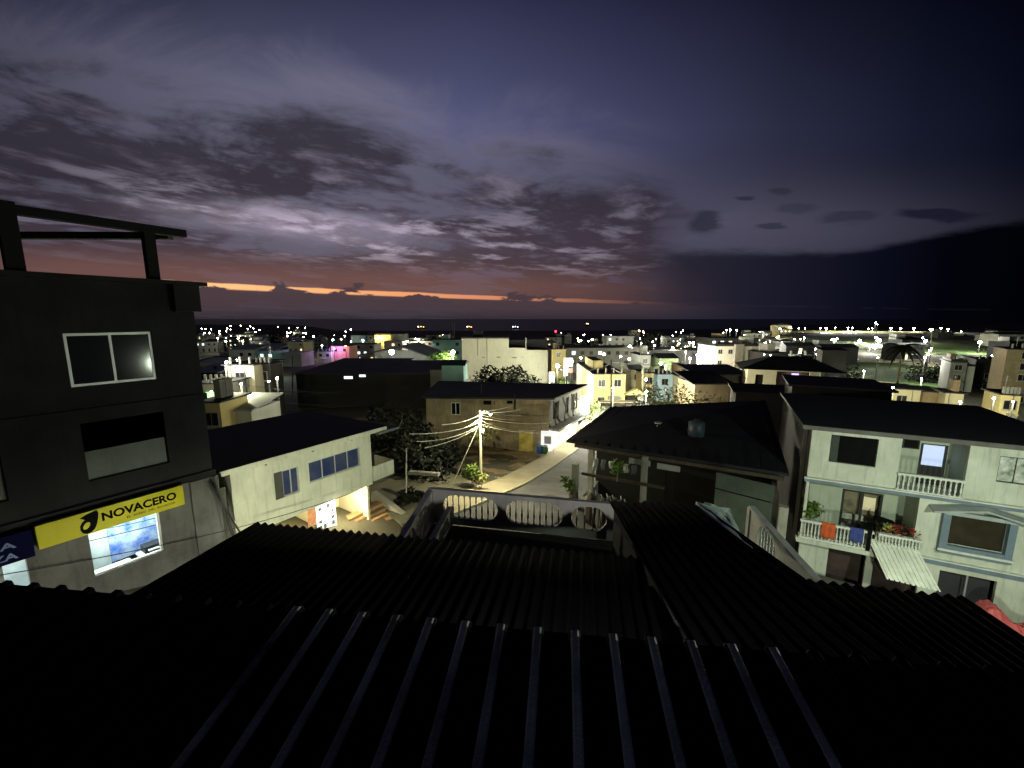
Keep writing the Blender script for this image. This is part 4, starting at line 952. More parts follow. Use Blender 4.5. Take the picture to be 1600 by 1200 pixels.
for z0_, z1_ in ((-12.9,zs2_-.04),(zs2_+.04,zs1_)): pm.hexa([(la.x,la.y,z0_),(lb_.x,lb_.y,z0_),(lb_.x,lb_.y+.06,z0_),(la.x,la.y+.06,z0_),(la.x,la.y,z1_),(lb_.x,lb_.y,z1_),(lb_.x,lb_.y+.06,z1_),(la.x,la.y+.06,z1_)])
pm.build('shutter_panel', PNL, oh)
MB().box(4.2,5.5,-.05,.0,-8.95,-8.6).build('eave_sign', surf('faded eave board', (.25,.26,.24), .8), oh); MB().box(5.9,7.2,-.05,.0,-9.0,-8.65).build('eave_sign', MATS['faded eave board'], oh)

leafy('hanging_plant', 'pale green hanging plant between the columns of the open-sided house', 'plant', aty(964,752,23.3), 1.3, .45, 150, LEAF, .14, seed=41)
random.seed(33)
for k in range(7):
    px = 925+k*9; q = aty(px, 776-random.uniform(0,16), 23+random.uniform(-1,1)); t = thing('scrap_bundle', ['tied bundle of dim scrap at the left column','low dim sack next to the left column','dim crate heap beneath the hanging plant','dim rounded sack beneath the hanging plant','dim bundle right of the hanging plant','dim box left of the middle column','dim sack at the foot of the middle column'][k], 'bundle', (q.x,q.y,zt(q.x,q.y)+.1), random.uniform(0,3), 'clutter under the open-sided house')
    h = q.z-t.location.z; h = max(.5, min(h, 2.2)); MB().lathe([(.2,0),(.42,h*.3),(.36,h*.7),(.12,h)], n=7).build('sack', surf('dim sacking', (.12,.10,.09), .9, .6, 4), t)
    MB().tube([(.1,0,h),(.15,.05,h+.18)], .03, 5).build('tie', WTRIM, t)
leafy('roadside_shrub', 'small leafy shrub silhouetted on the kerb beside the open-sided house', 'shrub', (3.7,25.2,-11.9), 2.0, .55, 170, LEAF, .15, seed=44)
MBp = thing('low_wall', 'low concrete kerb wall between the road and the open-sided house', 'wall', (2.6,22,-12.9)); MB().beam((.0,-1,.1),(4.2,9.5,-.6),.25,1.6).build('wall', CONC, MBp)
t = thing('satellite_dish', 'small round pale dish on a pole above the black roof', 'dish', aty(1027,662,27.5)-Vector((0,0,.9)))
MB().tube([(0,0,0),(0,0,.8)], .025, 6).build('mast', ALU, t); MB().lathe([(.02,-.03),(.2,.0),(.27,.07)], n=14).build('dish', WTRIM, t).location = (0,-.1,.95)
t = thing('water_tank', 'dim bluish water tank standing on the black roof', 'tank', aty(1088,672,25.5)+Vector((0,0,-.35)))
MB().lathe([(.48,0),(.5,.4),(.48,.85),(.2,1.0)], n=16).build('body', surf('blue grey tank plastic', (.03,.045,.06), .5, .3, 1), t, smooth=True); MB().lathe([(.18,.98),(.18,1.06)], n=12).build('lid', DARKM, t)

random.seed(8)
LN = ['white shirt hung at the left end of the line under the open-sided house','dim grey cloth second on the line under the open-sided house','small white cloth third on the line under the open-sided house','greenish cloth fourth on the line under the open-sided house','pale rag near the middle column on the line','dim cloth hung just left of the middle column']
HUES = [(.45,.46,.44),(.14,.14,.14),(.5,.5,.48),(.12,.22,.14),(.4,.38,.33),(.10,.09,.09)]
for k in range(6):
    px = 931+k*12; top_ = aty(px, 716+k*2.2, 25.6-k*.25); w, h = random.uniform(.12,.26), random.uniform(.4,.8); m = MB(); G = {}
    for i in range(7):
        for j in range(7): G[i,j] = m.vert((-w+2*w*i/6*(1-.15*j/6)+.02*math.sin(j+k), .05*math.sin(i*1.7+j*.6+k), -h*j/6))
    for i in range(6):
        for j in range(6): m.f.append([G[i,j],G[i+1,j],G[i+1,j+1],G[i,j+1]])
    c = m.build('hanging_cloth', surf('cloth %d' % k, HUES[k], .95, .4, 4), None, smooth=True); c.location = top_; md = c.modifiers.new('thick','SOLIDIFY'); md.thickness = .01
    tag(c, LN[k], 'cloth', 'cloths on the line')
# ================================================================== the town beyond
def gp(px, py):
    X, Z = ray(px, py); y = 12.0
    while y < 1500:
        if Z*y < zt(X*y, y): break
        y *= 1.01
    return Vector((X*y, y, zt(X*y, y)))
def patch(name, cols, mat, lift=.2, n=8):
    """ground patch: cols = [(px, py_far, py_near)...] laid on the terrain"""
    m = MB(); rows = []
    for a, b in zip(cols, cols[1:]):
        for k in range(n):
            f = k/n; rows.append([a[i]+(b[i]-a[i])*f for i in range(3)])
    rows.append(list(cols[-1])); V = []
    for px, y0, y1 in rows:
        A = gp(px, y0); B = gp(px, y1); V.append([A.lerp(B, j/6) for j in range(7)])
    for P, Q in zip(V, V[1:]):
        for j in range(6):
            q = [Vector((p.x,p.y,zt(p.x,p.y)+lift)) for p in (P[j+1],Q[j+1],Q[j],P[j])]; m.face(*q)
    return struct(name, m, mat)
TW = {'white': surf('far white render', (.55,.56,.50), .9, .15, .3, .3), 'cream': surf('far cream render', (.50,.46,.32), .9, .2, .3, .3), 'grey': surf('far grey render', (.24,.24,.21), .9, .3, .3, .5),
      'dark': surf('far dark wall', (.035,.035,.032), .9, .4, .3), 'yellow': surf('far yellow render', (.60,.51,.24), .9, .15, .3, .2), 'pink': surf('far pink render', (.60,.30,.24), .9, .15, .3), 'blue': surf('far pale blue render', (.30,.42,.50), .9, .15, .3),
      'teal': surf('far teal render', (.25,.45,.40), .9, .2, .3), 'brown': surf('far brown render', (.26,.20,.12), .9, .3, .3, .5), 'green': surf('far green render', (.28,.36,.20), .9, .2, .3)}
RDARK, RZ = surf('far dark roof', (.03,.03,.036), .8, .5, .3), surf('far pale zinc roof', (.34,.37,.37), .6, .3, .3)
FARG = surf('far window dark', (.012,.012,.012), .3, .3, 2)
LITW = glow('warm lit window', (1,.80,.45), 1.6, sample='NONE'); LITC = glow('cool lit window', (.8,.92,1), 1.6, sample='NONE'); LITO = glow('orange lit window', (1,.5,.12), 1.5, sample='NONE'); LITP = glow('violet lit window', (.55,.45,1), 1.8, sample='NONE')
WMESH = {}; KEYS = []
def framed_window(parent, x, z, w, h, mat, name='window'):
    key = (round(w,2), round(h,2), 'frame', name)
    if key not in WMESH:
        m = MB(); m.box(-w/2-.07,w/2+.07,-.05,-.003,-h/2-.07,-h/2); m.box(-w/2-.07,w/2+.07,-.05,-.003,h/2,h/2+.07); m.box(-w/2-.07,-w/2,-.05,-.003,-h/2,h/2); m.box(w/2,w/2+.07,-.05,-.003,-h/2,h/2); m.box(-.025,.025,-.048,-.031,-h/2,h/2); m.box(-w/2-.15,w/2+.15,-.12,-.003,-h/2-.16,-h/2-.072)
        o = m.build(name, ALU, parent); WMESH[key] = o.data
    else:
        o = bpy.data.objects.new(name, WMESH[key]); C.objects.link(o); o.parent = parent
    o.location = (x, 0, z); small_window(o, 0, 0, w, h, mat, 'pane'); return o
def small_window(parent, x, z, w, h, mat, name='window'):
    key = (round(w,2), round(h,2), mat.name, name)
    if key not in WMESH:
        o = MB().box(-w/2, w/2, -.03, -.003, -h/2, h/2).build(name, mat, parent); WMESH[key] = o.data
    else:
        o = bpy.data.objects.new(name, WMESH[key]); C.objects.link(o); o.parent = parent
    o.location = (x, 0, z); return o
def house(px0, px1, ytop, Y, col, label, cat='house', name='house', roof='flat', D=8, ang=0, st=None, win=1, lit=0, group=None, litm=None, over=.3, stubs=0, roofm=None, rise=1.6, seed=0, base=None, tank=0, band=0):
    rnd = random.Random(seed+int(px0*7+Y)); A = aty(px0, ytop, Y); B = aty(px1, ytop, Y); W_ = B.x-A.x; ztop = A.z
    if ang and not group:
        ca_, sa_ = math.cos(math.radians(ang)), math.sin(math.radians(ang)); X1 = B.x/B.y
        if abs(ca_-X1*sa_) > .2: W_ = (X1*A.y-A.x)/(ca_-X1*sa_)
    if not group: KEYS.append((px0, px1, Y, ytop))
    zb = min(zt(A.x,Y), zt(B.x,Y), zt(A.x,Y+D), zt(B.x,Y+D)) if base is None else base
    if ztop < zb+2.2: ztop = zb+2.6
    t = thing(name, label, cat, (A.x, Y, zb), math.radians(ang), group); H = ztop-zb
    nst = st or max(1, round(H/3.0)); sh = min(3.1, H/nst)
    MB().box(0, W_, 0, D, -1.5, H).build('wall', TW[col], t)
    rm = roofm or RDARK
    if roof == 'flat':
        m = MB().box(-over, W_+over, -over, D+over, H+.003, H+.16); 
        if band: m.box(0, W_, 0, .12, H+.163, H+.7); m.box(0,.12,.12,D,H+.163,H+.7); m.box(W_-.12,W_,.12,D,H+.163,H+.7)
        m.build('roof', rm, t)
    elif roof == 'gable':
        MB().hexa([(-over,-over,H),(W_+over,-over,H),(W_+over,D+over,H),(-over,D+over,H),(-over,D/2-.1,H+rise),(W_+over,D/2-.1,H+rise),(W_+over,D/2+.1,H+rise),(-over,D/2+.1,H+rise)]).build('roof', rm, t)
    elif roof == 'hip':
        q = min(W_/2-.2, D/2); MB().hexa([(-over,-over,H),(W_+over,-over,H),(W_+over,D+over,H),(-over,D+over,H),(q,D/2-.1,H+rise),(W_-q,D/2-.1,H+rise),(W_-q,D/2+.1,H+rise),(q,D/2+.1,H+rise)]).build('roof', rm, t)
    elif roof == 'shed':
        MB().hexa([(-over,-over,H),(W_+over,-over,H),(W_+over,D+over,H+rise),(-over,D+over,H+rise),(-over,-over,H+.14),(W_+over,-over,H+.14),(W_+over,D+over,H+rise+.14),(-over,D+over,H+rise+.14)]).build('roof', rm, t)
    if win:
        nx = max(1, int(W_/2.7)); 
        for s_ in range(nst):
            for k in range(nx):
                if rnd.random() < .15: continue
                x = W_*(k+.5)/nx; z = H-sh*(s_+.5); w = 1.15; h = 1.15
                if z < 1.0: continue
                door = (z < 2.2 and rnd.random() < .35)
                isl = rnd.random() < lit
                (framed_window if Y < 125 else small_window)(t, x, z-(.35 if door else 0), .95 if door else w, 1.9 if door else h, (litm or rnd.choice((LITW,LITC))) if isl else FARG, 'door' if door else 'window')
        if nst > 1 and Y < 200:
            m = MB()
            for s_ in range(1, nst): m.box(-.05, W_+.05, -.12, -.032, H-sh*s_-.1, H-sh*s_+.1)
            m.build('floor_band', TW[col], t)
    r2 = random.Random(int(px0*13+Y*3))
    if Y < 170 and win and roof == 'flat':
        if not stubs and r2.random() < .6: stubs = r2.choice((3,4,5))
        if not tank: tank = r2.random() < .4
        if r2.random() < .5:
            x_ = W_*r2.uniform(.15,.8); m = MB().tube([(x_,D*.5,H+.1),(x_,D*.5,H+2.4)], .03, 5)
            for q_ in range(4): m.tube([(x_-.5+.08*q_,D*.5,H+1.7+.2*q_),(x_+.5-.08*q_,D*.5,H+1.7+.2*q_)], .018, 4)
            m.build('antenna', ALU, t)
        if r2.random() < .5: x_ = W_*r2.uniform(.1,.6); MB().box(x_, x_+min(2.6, W_*.35), D*.3, D*.75, H+.165, H+r2.uniform(1.5,2.4)).build('stair_room', TW[r2.choice(('grey','brown',col))], t)
        MB().box(-.02, W_+.02, -.035, -.003, -1.4, .55).build('plinth', TW['grey'], t)
        if H > 3.5: x_ = W_*r2.uniform(.2,.5); MB().hexa([(x_,-1.1,2.45),(x_+W_*.4,-1.1,2.45),(x_+W_*.4,-.003,2.75),(x_,-.003,2.75),(x_,-1.1,2.5),(x_+W_*.4,-1.1,2.5),(x_+W_*.4,-.003,2.82),(x_,-.003,2.82)]).build('door_awning', RZ, t)
        if r2.random() < .5: x_ = W_*r2.uniform(.05,.9); MB().tube([(x_,-.07,.3),(x_,-.07,H)], .05, 5).build('drain_pipe', TW['grey'], t)
    for k in range(stubs):
        x = W_*(k+.5)/stubs; MB().box(x-.12, x+.12, .2, .44, H+.16, H+1.1).build('roof_column', TW['grey'], t)
    if group and rnd.random() < .5:
        wx = W_*rnd.uniform(.3,.5); x_ = rnd.choice((0, W_-wx)); MB().box(x_+.05, x_+wx-.05, D*.45, D-.1, H+.01, H+rnd.uniform(1.6,2.8)).build('upper_room', TW[rnd.choice(('grey','dark','cream',col))], t)
    if tank:
        MB().lathe([(.5,0),(.52,.9),(.3,1.15)], (W_*.6, D*.4, H+.16), 10).build('water_tank', DARKM, t)
    return t
# ---- key buildings, left
house(351,396,571,55,'cream','cream two-storey lit house with dark upper openings left of the dark hall','house',D=7,st=2,seed=3)
house(396,422,570,57,'dark','dim wing joined to the right of the cream lit house','house',D=3,st=2,win=1)
house(306,349,600,50,'grey','low warm-lit house with a green lit window at the foot of the cream house','house',D=6,st=1,lit=.8,litm=glow('green lit window',(.5,1,.45),1.2))
house(313,343,629,37,'yellow','yellow wall with a dark doorway just above the dark roof on the left','house',D=4,st=1)
house(344,392,642,39,'white','low shed with a pale sheet roof beside the yellow wall','shed',roof='shed',roofm=RZ,rise=.7,D=5,win=0)
house(357,396,547,150,'white','long white veranda house in the row above the cream house','house',D=10,st=1,roof='shed',roofm=RZ,rise=1.4)
house(402,428,549,150,'teal','teal-lit house with a pale slanting roof right of the white veranda house','house',D=10,st=1,roof='shed',roofm=RZ,rise=1.6,lit=.6,litm=LITC)
house(430,470,552,155,'grey','dim grey house with a wide flat roof right of the teal-lit house','house',D=10,roofm=RZ,win=0)
house(462,600,585,72,'dark','very long dark hall with two small lit windows','hall',roof='shed',D=22,rise=.6,win=0,roofm=surf('blue black hall roof',(.045,.05,.065),.75,.4,.2))
hl = [o for o in C.objects if o.get('label','') == 'very long dark hall with two small lit windows'][0]
for px, py, w in ((544,590,1.5),(566,587,1.1)): q = aty(px,py,71.9)-hl.location; small_window(hl, q.x, q.z, w, .45, LITC)
house(600,690,584,70,'dark','dark windowless hall joined to the right end of the long dark hall','hall',roof='shed',D=20,rise=.15,win=0,roofm=MATS['blue black hall roof'])
house(690,724,571,68,'teal','small dark green tarped structure left of the blank cream block','shed',D=6,win=0,roofm=surf('dark green tarp',(.02,.05,.035),.8),rise=.6,roof='gable')
house(672,694,578,69,'grey','dim grey box shed beside the dark green structure','shed',D=5,win=0)
house(517,545,541,170,'pink','pink house lit violet on its left half and red on its right','house',D=9,st=2)
house(495,517,549,168,'cream','low cream wall house at the left of the pink house','house',D=7,st=1,lit=.5)
house(548,571,524,260,'blue','pale blue two-storey block with a dark roof near the shore','building',D=12,roof='gable',rise=2.2,win=0)
house(585,611,523,250,'yellow','yellow floodlit block with a flat roof near the shore','building',D=12,win=0,band=1)
house(612,630,522,255,'grey','plain grey block right of the yellow floodlit one','building',D=12,win=0)
house(574,584,524,255,'grey','narrow grey block left of the yellow floodlit one','building',D=12)
house(545,585,538,190,'white','pale two-storey house between the pink house and the sports canopy','house',D=9,lit=.3)
house(600,628,534,200,'white','white house with a bright rooftop behind the sports canopy','house',D=9,roofm=RZ,lit=.4)
house(630,676,533,210,'grey','long grey house behind the sloping canopy roof','house',D=9,lit=.4)
house(676,722,531,150,'teal','pale greenish house just left of the blank cream block','house',D=9,st=2,win=1,lit=.1)
house(640,664,528,300,'white','small white house on the skyline left of the green-lit trees','house',D=9,lit=.3)
# ---- sports canopy
cz = zt(-42, 125); cv = thing('sports_canopy', 'open hangar canopy with a bright flood lamp under its dark sloping roof', 'canopy', (aty(560,560,122).x,122,cz))
q0 = aty(560,556,122); q1 = aty(628,543,122); q2 = aty(692,566,122); o_ = Vector(cv.location)
def cq(p, dy=0, dz=0): return p-o_+Vector((0,dy,dz))
MB().hexa([cq(q1),cq(q2),cq(q2,22),cq(q1,22),cq(q1,0,.3),cq(q2,0,.3),cq(q2,22,.3),cq(q1,22,.3)]).build('roof', surf('canopy roof', (.10,.12,.13), .7, .3, .3), cv)
MB().hexa([cq(q0),cq(q1,0,-.01),cq(q1,22,-.01),cq(q0,22),cq(q0,0,.3),cq(q1,0,.29),cq(q1,22,.29),cq(q0,22,.3)]).build('roof', MATS['canopy roof'], cv)
MB().box(cq(q0).x, cq(q2).x, 22, 22.3, -1, cq(q0).z).build('back_wall', TW['white'], cv)
pm = MB().box(-.15,.15,-.15,.15,-1.5,0).build('post', TW['dark'], cv); pm.location = (cq(q0).x,.2,cq(q0).z)
for k in range(13):
    x = cq(q0).x+(cq(q2).x-cq(q0).x)*(k+1)/13; c = pm.copy(); C.objects.link(c); top_ = min(cq(q1).z, cq(q0).z+(x-cq(q0).x)*.3)
    c.location = (x, .2+(k%2)*.5, min(top_, cq(q2).z+.4)); c.scale = (1,1,3.6)
pm.scale = (1,1,3.6)
lamp_light(cv, cq(aty(612,550,126)), 2600, (1,1,.9), .4); MB().ball((0,0,0),.75,10).build('flood_lamp', glow('flood lamp', (1,1,.92), 90, sample='NONE'), cv).location = cq(aty(612,550,125))
# ---- blank cream block
z0b = zt(0,100)
BBm = thing('blank_block', 'big blank cream block with a notched flat top and four tiny vents', 'building', (aty(722,530,100).x,100,z0b))
o_ = Vector(BBm.location); L_ = aty(722,530,100).x-o_.x; 
def bx_(px): return aty(px,560,100).x-o_.x
zT = aty(760,529,100).z-o_.z; zN1 = aty(800,543.5,100).z-o_.z; zN2 = aty(840,547,100).z-o_.z; zTop2 = aty(840,533,100).z-o_.z
m = MB().wall(bx_(856)-bx_(722), -2, zT, [(bx_(795),bx_(822),zN1,zT+1),(bx_(822),bx_(857),zN2,zT+1)]+[(bx_(a),bx_(b),aty(780,c,100).z-o_.z,aty(780,d,100).z-o_.z) for a,b,c,d in ((753,758,559,557.4),(776,782,558.6,557),(800,807,559.6,558.2),(815,818,558.8,557.2))], .3, 0, bx_(722))
m.box(bx_(722), bx_(722)+.3, .301, 16, -2, zT); m.box(bx_(856)-.3, bx_(856), .301, 16, -2, zN2); m.box(bx_(722)+.31, bx_(856)-.31, 15.7, 16, -2, zN2)
m.build('wall', surf('blank block render', (.50,.49,.36), .9, .12, .35, .35), BBm)
m = MB().box(bx_(722)-.2, bx_(795), -.1, 16, zT+.003, zT+.35); m.box(bx_(822)+.05, bx_(856), 6, 16, zN2, zTop2+.2); m.box(bx_(795)+.01, bx_(822), 1.5, 16, zN1-.3, zN1-.05); m.box(bx_(795)+.01, bx_(857), 5.6, 5.9, zN2, zTop2); m.box(bx_(856),bx_(857),0,6,zN2,zTop2) if False else 0; m.build('roof', RDARK, BBm)
MB().box(bx_(738), bx_(752), 3, 7, zT+.35, zT+1.7).build('roof_hut', TW['dark'], BBm)
for px, a, b in ((747,530,556),(761,530,592)): q = bx_(px); MB().tube([(q,-.06,zT),(q,-.06,aty(760,b,100).z-o_.z)], .07, 5).build('drain_pipe', TW['grey'], BBm)
MB().tube([(bx_(821.5),-.1,zN2),(bx_(821.5),-.1,zT+.2)], .1, 5).build('corner_post', TW['white'], BBm)
# ---- tree in front of the blank block and other dark crowns
T_ = [(785,570,62,4.6,'round dark tree in front of the blank cream block',2200),(757,590,58,2.6,'low dark bush left of the round dark tree',700),(822,585,64,2.4,'lighter bush at the right of the round dark tree',600),
      (428,508,300,8.5,'tall dark tree on the left town skyline',700),(366,533,180,5.5,'dark tree in front of the left town lights',500),(694,548,112,3.4,'lit green tree beside the lamp left of the blank block',900),(680,552,116,2.8,'lit green tree near the end of the canopy roof',700),
      (1000,540,230,8,'dark tree group left of the bright street, upper one',600),(1018,530,260,9,'dark tree on the hill right of the white-roofed block',600),(870,590,80,2.2,'yellow green lit bush at the foot of the blank block',500)]
for k, (px, py, Y, r, lb, n) in enumerate(T_):
    p = aty(px, py, Y); g = zt(p.x, Y); h = max(p.z-g, r*1.5)
    mt = LEAF if 'lit' in lb else LEAFD
    leafy('tree', lb, 'tree', (p.x, Y, g), h, r, n, mt, r*.07+.05, seed=50+k, flat=.75, trunk=.25)
# ---- centre
house(928,978,585,72,'yellow','yellow two-storey corner building with a flat dark roof','building','corner_building',D=19,st=2,ang=0,over=.15,stubs=4,seed=5)
yl = [o for o in C.objects if o.get('label','').startswith('yellow two-storey corner')][0]
MB().box(.6, 7.5, -1.6, -.004, 1.9, 2.05).build('street_awning', surf('pale awning', (.4,.38,.3), .8), yl)
MB().hexa([(5.2,-1.2,3.2),(9.2,-1.2,3.2),(9.2,-.004,3.2),(5.2,-.004,3.2),(7.2,-1.2,4.3),(7.3,-1.2,4.3),(7.3,-.004,4.3),(7.2,-.004,4.3)]).build('gable_porch', TW['yellow'], yl)
# flank of the corner building running up the left street
Yw = (aty(928,585,72)); Fw = Fr(aty(909,568,91).x, 91, math.degrees(math.atan2(72-91, Yw.x-aty(909,568,91).x)))
fl = root_at(Fw, 'street_wing', 'cream wing with rows of small windows along the lit street', 'building'); Lw = math.hypot(19, Yw.x-aty(909,568,91).x)-.3
MB().box(0, Lw, .0, 4.5, zt(16,80)-2, Yw.z-.05).build('wall', TW['cream'], fl); MB().box(-.1, Lw, -.3, 4.6, Yw.z-.04, Yw.z+.1).build('roof', RDARK, fl)
for k in range(7):
    for z in (Yw.z-1.3, Yw.z-4.0): small_window(fl, 1.2+k*2.6, z, .8, 1.1, FARG)
house(862,1000,544,135,'grey','long grey two-storey building with a flat roof across the centre','building',D=12,st=2,win=1,lit=.12,over=1.0,roofm=surf('pale slab roof',(.20,.20,.18),.9))
house(1000,1130,548,140,'dark','long low dark building under a thin dark roof left of the bright street','building',D=14,st=1,lit=.1,over=1.0)
house(862,884,546,120,'yellow','narrow yellow house front beside the blank block','house',D=8,st=2)
house(948,990,526,210,'grey','grey upper block with a white roof edge behind the long grey building','building',D=12,lit=.15,roofm=RZ)
house(986,1000,516,300,'grey','pale hilltop house with orange lamps','house',D=8,lit=.4)
house(1000,1017,555,108,'white','white house with one square dark window behind the bushes','house',D=8,st=2,lit=0)
house(1030,1060,560,105,'green','dim greenish gabled house right of the white square-window house','house',D=8,st=2,roof='gable',rise=1)
house(986,1006,578,85,'cream','beige gabled house just right of the yellow corner building','house',D=8,st=2,roof='gable',roofm=RZ,rise=.9)
house(1006,1024,583,80,'yellow','bright yellow narrow house beside the beige gabled one','house',D=7,st=2)
house(1027,1052,585,78,'blue','pale blue lit house behind the lit tree','house',D=7,st=2)
house(1060,1084,588,76,'cream','cream house half hidden by the lit tree','house',D=7,st=2)
house(1150,1238,613,44,'dark','low unlit shed with a slanting roof at the foot of the hip-roofed house','shed',D=4,st=1,win=0,roof='shed',rise=.3,ang=-20)
house(1086,1140,600,58,'brown','low brown house with two stepped dark sheet roofs','house',D=6,st=1,win=0,roof='shed',rise=.9,over=.6)
house(1090,1168,586,66,'grey','low house with a white roof edge behind the stepped roofs','house',D=7,st=1,win=0,roof='shed',rise=.8,over=.5,roofm=surf('dim zinc', (.10,.10,.10),.7))
house(1118,1150,541,118,'white','white three-storey block at the bright street corner','building',D=11,st=3,lit=0,band=1)
house(1150,1163,538,117,'grey','plain grey stair tower between the two white three-storey blocks','tower',D=9,win=0)
house(1163,1189,541,118,'white','white three-storey block right of the grey stair tower','building',D=11,st=3,lit=0,band=1)
house(1110,1186,529,150,'dark','dark upper building behind the three-storey blocks','building',D=11,lit=.5)
house(1196,1232,552,110,'dark','dark low house right of the white three-storey blocks','house',D=9,lit=.2)
# balcony house in the right middle
bhp = Fr(aty(1168,580,56).x, 56, -24); bh = root_at(bhp, 'hip_roof_house', 'cream two-storey house with a wide dark hip roof and a violet lit balcony', 'house')
zr_ = aty(1168,575,56).z; zb_ = zt(33,56)-1
MB().wall(7.8, zb_, zr_, [(1.0,1.9,zr_-2.2,zr_-.8),(3.4,7.0,zr_-2.6,zr_-.25),(1.0,2.0,zr_-5,zr_-3.6)], .2).build('wall', TW['cream'], bh)
MB().box(3.3,7.1,1.4,1.5,zb_,zr_).build('inner_wall', TW['brown'], bh); MB().box(0.2,7.6,.21,6,zr_-3.0,zr_-2.85).build('floor_slab', TW['cream'], bh)
MB().box(.0,.2,.21,6,zb_,zr_).build('side_wall', TW['cream'], bh); MB().box(7.6,7.8,.21,6,zb_,zr_).build('side_wall', TW['cream'], bh)
MB().box(.2,7.6,5.8,6,zb_,zr_).build('rear_wall', TW['dark'], bh)
MB().box(3.4,7.9,-.9,-.003,zr_-2.95,zr_-2.75).build('balcony', TW['brown'], bh); MB().box(1.0,1.9,.1,.14,zr_-2.2,zr_-.8).build('window', FARG, bh)
MB().hexa([(-1,-1.4,zr_),(10.5,-1.4,zr_),(10.5,7.5,zr_),(-1,7.5,zr_),(3,2.4,zr_+1.5),(7.5,2.4,zr_+1.5),(7.5,3.6,zr_+1.5),(3,3.6,zr_+1.5)]).build('roof', RDARK, bh)
MB().box(5.3,6.1,1.3,1.36,zr_-2.0,zr_-.6).build('lit_window', LITP, bh); lamp_light(bh, (5.7,.8,zr_-1.0), 14, (.7,.6,1), .1)
house(1262,1290,572,60,'dark','unlit flat house behind the hip-roofed house','house',D=8)
house(1286,1324,548,72,'dark','tall plain unlit block in the right middle distance','building',ang=-30,D=8,win=0)
house(1238,1396,603,36,'dark','broad unlit flat-roofed house behind the balcony house','house',ang=-29,D=7,win=0,base=zt(30,40)-2)
# ---- right hillside
house(1383,1440,607,64,'cream','low cream wall house under the palm, right side','house',ang=-24,D=6,st=1,seed=2)
house(1440,1478,612,63,'brown','low tan walled yard house right of the cream one','house',ang=-24,D=6,st=1,win=0)
house(1478,1507,614,60,'cream','small bright cream hut with one dark slot window','hut',ang=-28,D=4,st=1)
house(1486,1512,566,95,'grey','grey three-storey modern block with deep balconies','building',ang=-35,D=8,st=3,band=1)
house(1512,1524,572,94,'white','pale stair block attached to the grey modern block','building',ang=-35,D=8,st=3,win=0)
house(1526,1572,562,98,'dark','dim half-finished block right of the grey modern block','building',ang=-35,D=9,st=3,stubs=4)
house(1574,1640,546,80,'brown','dim brown tower block at the right edge','building',ang=-38,D=9,st=5)
house(1566,1596,617,55,'yellow','small yellow-lit house at the right edge above the dark roof','house',ang=-30,D=5,st=2)
LAWN = surf('lawn', (.07,.13,.03), .95, .4, .25, 0, .4, fine=2)
patch('lawn', [(1326,566,590),(1400,568,600),(1470,575,612)], LAWN, .25)
patch('path', [(1330,592,597),(1390,600,606),(1450,608,613),(1500,616,622)], PAVE, .4)
patch('lawn', [(1420,536,552),(1500,538,556),(1560,548,556)], surf('lawn'), .3)
patch('road', [(1068,545,560),(1092,545,566),(1112,548,568)], PAVE, .3) if False else None
patch('street_surface', [(1062,556,584),(1085,552,586),(1108,552,584)], PAVE, .25)
patch('street_surface', [(978,612,640),(1000,606,640),(1020,606,634)], surf('pale street', (.30,.31,.29), .9, .2, .5), .25)
patch('promenade', [(1228,517,521),(1320,516.5,521),(1420,518,523),(1506,521,526)], surf('promenade paving', (.45,.42,.22), .9, .2, .1), .3, 10)
patch('sports_field', [(1255,527,545),(1340,528,546),(1420,530,546)], surf('worn field', (.16,.20,.13), .95, .4, .05), .3, 10)
# promenade wall
m = MB(); pts = [gp(px, py) for px, py in ((1228,520.5),(1270,519.5),(1320,520),(1370,520.5),(1420,522),(1470,524),(1506,525.5))]
for a, b in zip(pts, pts[1:]): m.beam(a+Vector((0,0,.2)), b+Vector((0,0,.2)), .4, 2.2)
tag(m.build('promenade_wall', surf('promenade paving'), None), 'long pale yellow wall along the hilltop promenade under the lamps', 'wall')
# walls of the lawn
m = MB(); 
for a, b in (((1325,566),(1400,569)),((1400,569),(1470,576)),): m.beam(gp(*a)+Vector((0,0,.5)), gp(*b)+Vector((0,0,.5)), .25, 1.2)
tag(m.build('garden_wall', TW['cream'], None), 'pale low wall along the upper edge of the green lawn', 'wall')
# palm
def palm(px, pytop, Y, label, r=3.0, seed=1):
    p = aty(px, pytop, Y); g = zt(p.x, Y); t = thing('palm_tree', label, 'palm tree', (p.x,Y,g)); h = p.z-g
    MB().tube([(0,0,0),(.1,0,h*.5),(0,.05,h)], .2, 7, .12).build('trunk', BARK, t); m = MB(); rnd = random.Random(seed)
    for k in range(17):
        a = 2*PI*k/17+rnd.uniform(-.1,.1); e = rnd.uniform(-.2,.7); prev = None
        for j in range(9):
            f = j/8; R_ = r*f; z = h+r*(e*f-.95*f*f); c = Vector((R_*math.cos(a), R_*math.sin(a), z)); w = .5*(1-f*.7)*math.sin(PI*min(1,f+.12)); n = Vector((-math.sin(a), math.cos(a), 0))
            if prev:
                for s_ in (-1, 1): m.face(prev[0], c, c+n*w*s_-Vector((0,0,w*.55)), prev[0]+n*prev[1]*s_-Vector((0,0,prev[1]*.55)))
            prev = (c, w)
    m.build('crown', LEAFD, t)
palm(1410,541,72,'tall dark palm silhouetted before the green lawn',4.2,2)
leafy('tree','bushy tree lit from the street behind the black hip roof','tree',(aty(1045,600,50).x,50,zt(18,50)),max(5.5, aty(1045,596,50).z-zt(18,50)),4.2,1500,surf('lit dusty leaf',(.20,.22,.09),.8,.6,2),.2,seed=71,trunk=.15,flat=.7)
